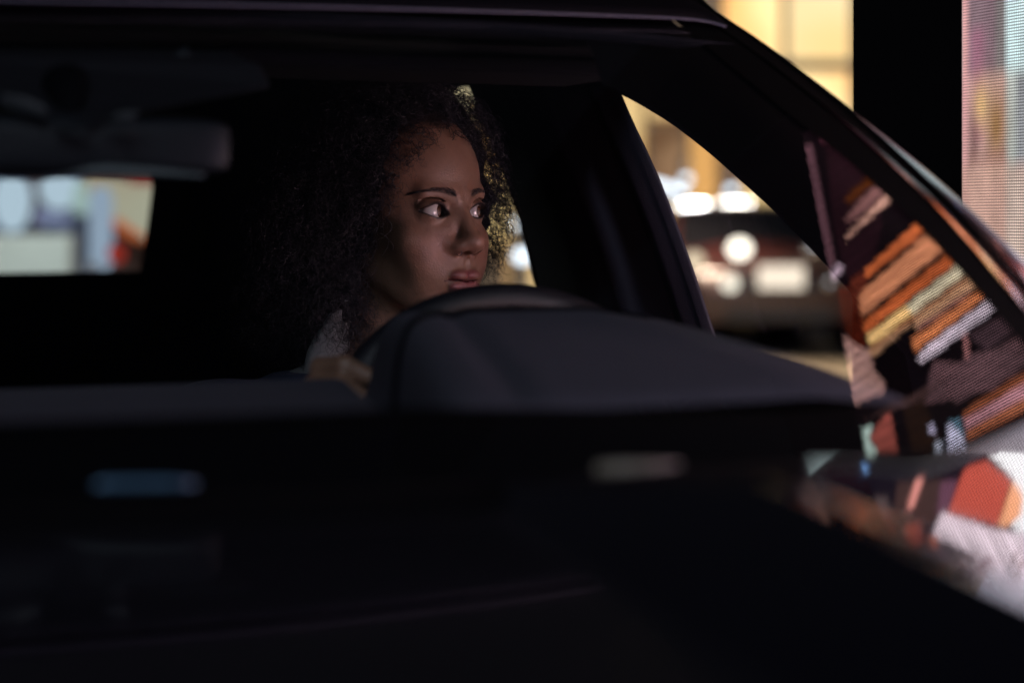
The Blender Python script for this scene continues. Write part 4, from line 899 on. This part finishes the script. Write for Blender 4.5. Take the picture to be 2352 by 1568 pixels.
# street lamps with their light
def street_lamp(px, py, d, r, label, e, col=(1, .93, .85), long=1.):
    p = at(px, py, d); root = empty("street_lamp", (p[0], p[1], 0), label, "street lamp", "street lamps along the road")
    mesh("pole", *tube([(p[0], p[1] + .2, 0), (p[0], p[1] + .2, p[2] + .25)], .05, 8), LM['dkmetal'], root)
    mesh("arm", *tube([(p[0], p[1] + .2, p[2] + .25), (p[0], p[1], p[2] + .25), (p[0], p[1], p[2] + r * .5)], .03, 8), LM['dkmetal'], root)
    V, F = uvsphere(p, r, 16, 10, (long, 1, .8)); mesh("lamp_head", V, F, LM['white'], root)
    l = bpy.data.lights.new("lamp_light", 'POINT'); l.energy = e; l.shadow_soft_size = .2; l.color = col
    o = bpy.data.objects.new("lamp_light", l); COL.objects.link(o); o.location = (p[0], p[1] - .5, p[2] + .05); o.parent = root
    rebase(root); return root
street_lamp(1576, 411, 22, .055, "round white street lamp, left of the two behind the side window", 150)
street_lamp(1680, 437, 23, .06, "round white street lamp beside the dark hedge, right of the two", 150)
street_lamp(1200, 588, 16, .07, "small cold white street lamp seen past the curls of the driver", 40)
street_lamp(1186, 515, 19, .05, "tiny white street lamp higher than the other one by the driver's face", 40)
bar = empty("light_bar", (*at(1520, 430, 21)[:2], 0), "long bluish white light bar over the cars by the hall", "light bar")
c = at(1535, 430, 21); mesh("tube_lamp", *tube([at(1470, 412, 21), at(1535, 430, 21), at(1574, 443, 21)], .034, 10), LM['white'], bar)
mesh("pole", *tube([at(1530, 437, 21.1), [at(1530, 437, 21.1)[0], 21.1, 0]], .04, 8), LM['dkmetal'], bar); rebase(bar)
# parked and waiting cars
def street_car(cx, d, ang, paint, label, plate=True, lights=True, h=1.45, wd=1.8, ln=4.3, aux=()):
    root = empty("waiting_car", (0, 0, 0), label, "car", "cars waiting in the street")
    hw = wd / 2
    prof = [(0, .32), (-.04, .62), (.12, .80), (1.05, .95), (1.75, h - .06), (2.2, h), (3.0, h - .03), (3.85, 1.02), (ln - .05, .95), (ln, .6), (ln - .05, .32)]
    rows = []
    for y, z in prof:
        k = 1 if z < .96 else 1 - .26 * (z - .95) / (h - .95)
        rows.append([(x * hw * k * (1 if z > .4 else .97), y + .12 * abs(x) ** 3 * (1 if y < .5 else -1 if y > ln - .6 else 0), z - .03 * abs(x) ** 4) for x in np.linspace(-1, 1, 11)])
    V, F = grid(rows); n = len(V)
    for sx in (0, 10):
        ring = [r * 11 + sx for r in range(len(prof))]; F.append(tuple(ring))
    F.append(tuple(range(0, 11)) + tuple(range((len(prof) - 1) * 11 + 10, (len(prof) - 1) * 11 - 1, -1)))
    mesh("body", V, F, paint, root, bevel=.02)
    def plane(y0, z0, y1, z1, xa, xb, name, m, off=.012):
        nrm = np.array([0, -(z1 - z0), (y1 - y0)]); nrm = nrm / np.linalg.norm(nrm) * off * (1 if (y1 - y0) >= 0 else -1)
        q = [np.array(p) + nrm for p in ((-xa, y0, z0), (xa, y0, z0), (xb, y1, z1), (-xb, y1, z1))]; q2 = [p - nrm * .9 for p in q]
        mesh(name, q + q2, [(0, 1, 2, 3), (4, 5, 6, 7), (0, 1, 5, 4), (1, 2, 6, 5), (2, 3, 7, 6), (3, 0, 4, 7)], m, root, smooth=False)
    plane(1.12, .975, 1.70, h - .08, hw * .86, hw * .72, "windscreen", LM['dglass'])
    for s in (-1, 1):
        q = [(s * (hw - .005), 1.15, .97), (s * (hw * .80), 1.80, h - .10), (s * (hw * .79), 2.95, h - .09), (s * (hw - .005), 3.6, 1.0)]; q2 = [(x + s * .012, y, z) for x, y, z in q]
        mesh("side_window", q + q2, [(0, 1, 2, 3), (4, 5, 6, 7), (0, 1, 5, 4), (1, 2, 6, 5), (2, 3, 7, 6), (3, 0, 4, 7)], LM['dglass'], root, smooth=False)
        for yy in (.85, ln - .85):
            mesh("wheel", *tube([(s * (hw - .20), yy, .32), (s * (hw + .01), yy, .32)], .32, 20), LM['tyre'], root)
        if not aux: V, F = uvsphere((s * hw * .74, .02, .70), 1, 14, 8, (.17, .07, .075)); mesh("headlight", V, F, LM['cream'] if lights else LM['creamdim'], root)
        for ax_, az_, ar_, am_ in aux:
            V, F = uvsphere((s * ax_, .10 if az_ > .8 else -.03, az_), 1, 14, 8, (ar_, .05, ar_ * .85)); mesh("headlight", V, F, LM[am_] if s < 0 or az_ > .85 and az_ < .95 else LM['chrome'], root)
            if az_ > .8: mesh("lamp_bracket", *tube([(s * ax_, .16, az_), (s * ax_, .22, .78)], .02, 6), LM['dkmetal'], root)
        mesh("door_mirror", *box((s * (hw + .09), 1.35, 1.0), .18, .1, .12), paint, root, bevel=.03)
    mesh("grille", *box((0, -.045, .66), .72, .03, .14), LM['dkmetal'], root, smooth=False)
    mesh("bumper_intake", *box((0, -.035, .40), 1.0, .04, .12), LM['dkmetal'], root, smooth=False)
    if plate: mesh("number_plate", *box((0, -.08, .74 if aux else .53), .42, .02, .21), LM['plate'], root, smooth=False)  # plate glows by itself in place of light falling on it
    p = at(cx, 520, d); root.location = (p[0], p[1], .0); root.rotation_euler = (0, 0, ang); return root
street_car(1790, 18.2, .06, LM['maroon'], "dark maroon car with round white lamps and a bright plate, nearest behind the side window", aux=((.35, .995, .10, 'cream'), (.46, .68, .075, 'cream2'), (.77, .885, .09, 'creamdim')))
street_car(1560, 21.0, -.35, LM['red_paint'], "bright red car seen beside the pillar, left of the dark car with round white lamps", lights=False, plate=False)
# hedge: clumps of leaves
def bush(px0, px1, ytop, d, label, seed, n=1500, name="hedge", cat="hedge", trunk=True):
    r = np.random.default_rng(seed); a, b = at(px0, 520, d)[0], at(px1, 520, d)[0]; zt_ = CH - (ytop - HZ) / FP * d
    cx = (a + b) / 2; root = empty(name, (cx, d, 0), label, cat)
    P = r.normal(0, 1, (n, 3)); P /= np.linalg.norm(P, axis=1)[:, None]; P *= r.uniform(.55, 1.0, (n, 1)) * (1 + .18 * np.sin(P[:, :1] * 7 + 1) * np.sin(P[:, 2:] * 6))
    P = P * np.array([(b - a) / 2, .7, zt_ / 2.1]) + np.array([cx, d, zt_ / 2]); A = r.normal(0, 1, (n, 3)); B_ = r.normal(0, 1, (n, 3)); A /= np.linalg.norm(A, axis=1)[:, None]; B_ /= np.linalg.norm(B_, axis=1)[:, None]
    V = np.stack([P - A * .07, P + B_ * .05, P + A * .07, P - B_ * .05], 1).reshape(-1, 3); F = np.arange(4 * n).reshape(-1, 4)
    npmesh("foliage", V, F, LM['leaf'], root, smooth=False); mesh("trunk", *tube([(cx, d, 0), (cx + .05, d, zt_ * .6)], [.05, .02], 8), LM['bark'], root); rebase(root)
bush(1560, 1720, 452, 24.5, "dark olive round shrub left of the lamp, behind the red car", 1, name="shrub", cat="shrub")
bush(1690, 1830, 462, 25.0, "dark olive shrub between the maroon car and the hall, beside the right lamp", 2, name="shrub", cat="shrub")
# added lamps without bodies: a warm pool on the road, light on the red car
def road_light(x, y, z, e, col, sz=.4, spot=0):
    l = bpy.data.lights.new("road_light", 'SPOT' if spot else 'POINT')
    if spot: l.spot_size = math.radians(spot); l.spot_blend = .7
    l.energy = e; l.energy = e; l.shadow_soft_size = sz; l.color = col; o = bpy.data.objects.new("road_light", l); COL.objects.link(o); o.location = (x, y, z)
q = at(1860, 520, 16); road_light(q[0], 15.2, 5.5, 19000, (1, .66, .36), spot=58); q = at(1545, 520, 19); road_light(q[0], 18.8, 4.5, 3200, (1, .74, .55), spot=40)

# the view out of the rear window: bright cold shops and a pale forecourt
DS = 17.
shop = empty("shop", (*at(60, 520, DS)[:2], 0), "bluish white lit shop front with a brown post, seen through the rear window", "shop")
sx0, sx1 = at(-700, 0, DS)[0], at(200, 0, DS)[0]
mesh("wall", *box(((sx0 + sx1) / 2, DS + .5, 1.9), sx1 - sx0, .8, 3.8), LM['bluewall'], shop, smooth=False)
for x0, x1, y0, y1, mm in [(-330, -60, 380, 520, 'shop'), (-30, 62, 385, 522, 'shop'), (108, 178, 385, 460, 'shop'), (80, 150, 492, 522, 'shop')]: quad(shop, "window", x0, x1, y0, y1, DS, LM[mm])
for gx, gy, gr, gz_, gm in ((28, 462, .16, 1.6, 'g1'), (136, 432, .165, 1.1, 'g1'), (100, 498, .07, 1., 'g2'), (140, 505, .06, 1., 'g2'), (188, 452, .10, 1.5, 'g3')):
    p = at(gx, gy, DS - .9); g_ = empty("hanging_lamp", p + np.array([0, 0, .2]), {28: "big pale blue hanging lamp, leftmost in view in the rear window", 136: "round pale blue hanging lamp right of the brown post", 100: "small lilac hanging lamp below the round pale blue one, nearer the brown post", 140: "small lilac hanging lamp below the round pale blue one, farther from the post", 188: "greenish white hanging lamp beside the kiosk"}[gx], "hanging lamp", "lamps hanging before the shop front")
    mesh("shade", *uvsphere(p, gr, 16, 10, (1, 1, gz_)), LM[gm], g_); mesh("cord", *tube([p, (p[0], p[1], 3.6)], .008, 6), LM['dkmetal'], g_); rebase(g_)
quad(shop, "post", 64, 86, 330, 528, DS - .3, LM['brownpost'], .15); quad(shop, "post", 184, 204, 330, 468, DS - .3, LM['brownpost'], .15)
rebase(shop)
kiosk = empty("kiosk", (*at(290, 520, 14)[:2], 0), "small kiosk with a pale lit panel and dark brown base, right in the rear window", "kiosk")
mesh("wall", *box((at(300, 0, 14.6)[0], 14.9, 1.25), .62, .5, 2.5), LM['brownpost'], kiosk, smooth=False)
def tri(root, name, pts, d, m, th=.05):
    q = [at(x, y, d) for x, y in pts]; k = len(q); mesh(name, q + [p + np.array([0, th, 0]) for p in q], [tuple(range(k)), tuple(range(k, 2 * k))[::-1]] + [(i, (i + 1) % k, k + (i + 1) % k, k + i) for i in range(k)], m, root, smooth=False)
tri(kiosk, "lit_panel", [(196, 395), (330, 420), (366, 425), (360, 560), (310, 540), (262, 505), (230, 490), (205, 470)], 14.0, LM['shopw']); tri(kiosk, "orange_edge", [(258, 505), (270, 503), (330, 545), (320, 556), (280, 535), (262, 525)], 13.9, LM['orange'])
tri(kiosk, "red_sign", [(292, 400), (370, 405), (372, 424), (300, 420)], 13.85, LM['redsign']); rebase(kiosk)
totem = empty("lit_sign_post", (*at(232, 520, 12)[:2], 0), "pale blue rounded lit post standing left of the kiosk", "sign post")
p = at(232, 520, 12); V = [(p[0] + .072 * math.cos(t_) * (1 if 0 < k < 9 else .5), p[1] + .072 * math.sin(t_) * (1 if 0 < k < 9 else .5), z) for k, z in enumerate(np.linspace(.93, 1.44, 10)) for t_ in np.linspace(0, 2 * math.pi, 17)[:-1]]
mesh("shade", V, [(k * 16 + i, k * 16 + (i + 1) % 16, (k + 1) * 16 + (i + 1) % 16, (k + 1) * 16 + i) for k in range(9) for i in range(16)] + [tuple(range(16)), tuple(range(144, 160))], LM['totem'], totem); mesh("pole", *tube([(p[0], p[1], 0), (p[0], p[1], .93)], .03, 10), LM['dkmetal'], totem); rebase(totem)
lan = empty("red_lantern", (*at(268, 580, 11)[:2], 0), "round red lantern on a low pole beside the kiosk", "lantern")
p = at(268, 582, 11); mesh("shade", *uvsphere(p, .05, 16, 10, (1, 1, 1.1)), LM['red'], lan); mesh("pole", *tube([(p[0], p[1], 0), (p[0], p[1], p[2] - .05)], .012, 8), LM['dkmetal'], lan); rebase(lan)
pv = mesh("forecourt", *box((-4.2, 11.0, .004), 6.5, 12.0, .008), M['paving'], smooth=False); tag(pv, kind="structure")
lw = mesh("low_wall", *box((at(-130, 0, 12.4)[0], 12.5, .572), at(158, 0, 12.4)[0] - at(-420, 0, 12.4)[0], .2, 1.144), pbr("white_painted_wall", (.62, .66, .60), .6, noise=.12, nscale=4), smooth=False, bevel=.02); tag(lw, "long low white wall in front of the bluish shop, seen through the rear window", "wall")
bo_ = empty("bollard", (*at(212, 520, 9)[:2], 0), "short grey white bollard in front of the lit sign post, seen through the rear window", "bollard")
p = at(212, 585, 9); mesh("post", *tube([(p[0], p[1], 0), (p[0], p[1], .75), (p[0], p[1], .99), (p[0], p[1], 1.04)], [.05, .05, .047, .02], 16), pbr("pale_metal", (.5, .52, .55), .4), bo_); mesh("base", *tube([(p[0], p[1], 0), (p[0], p[1], .03)], .09, 16), LM['dkmetal'], bo_); rebase(bo_)
q = at(60, 520, 10.6); road_light(q[0], 10.4, 2.3, 120, (.90, 1, .93)); q = at(250, 520, 12); road_light(q[0], 12.0, 3.0, 60, (1, .9, .8))  # unseen lamps added to brighten the low wall and kiosk
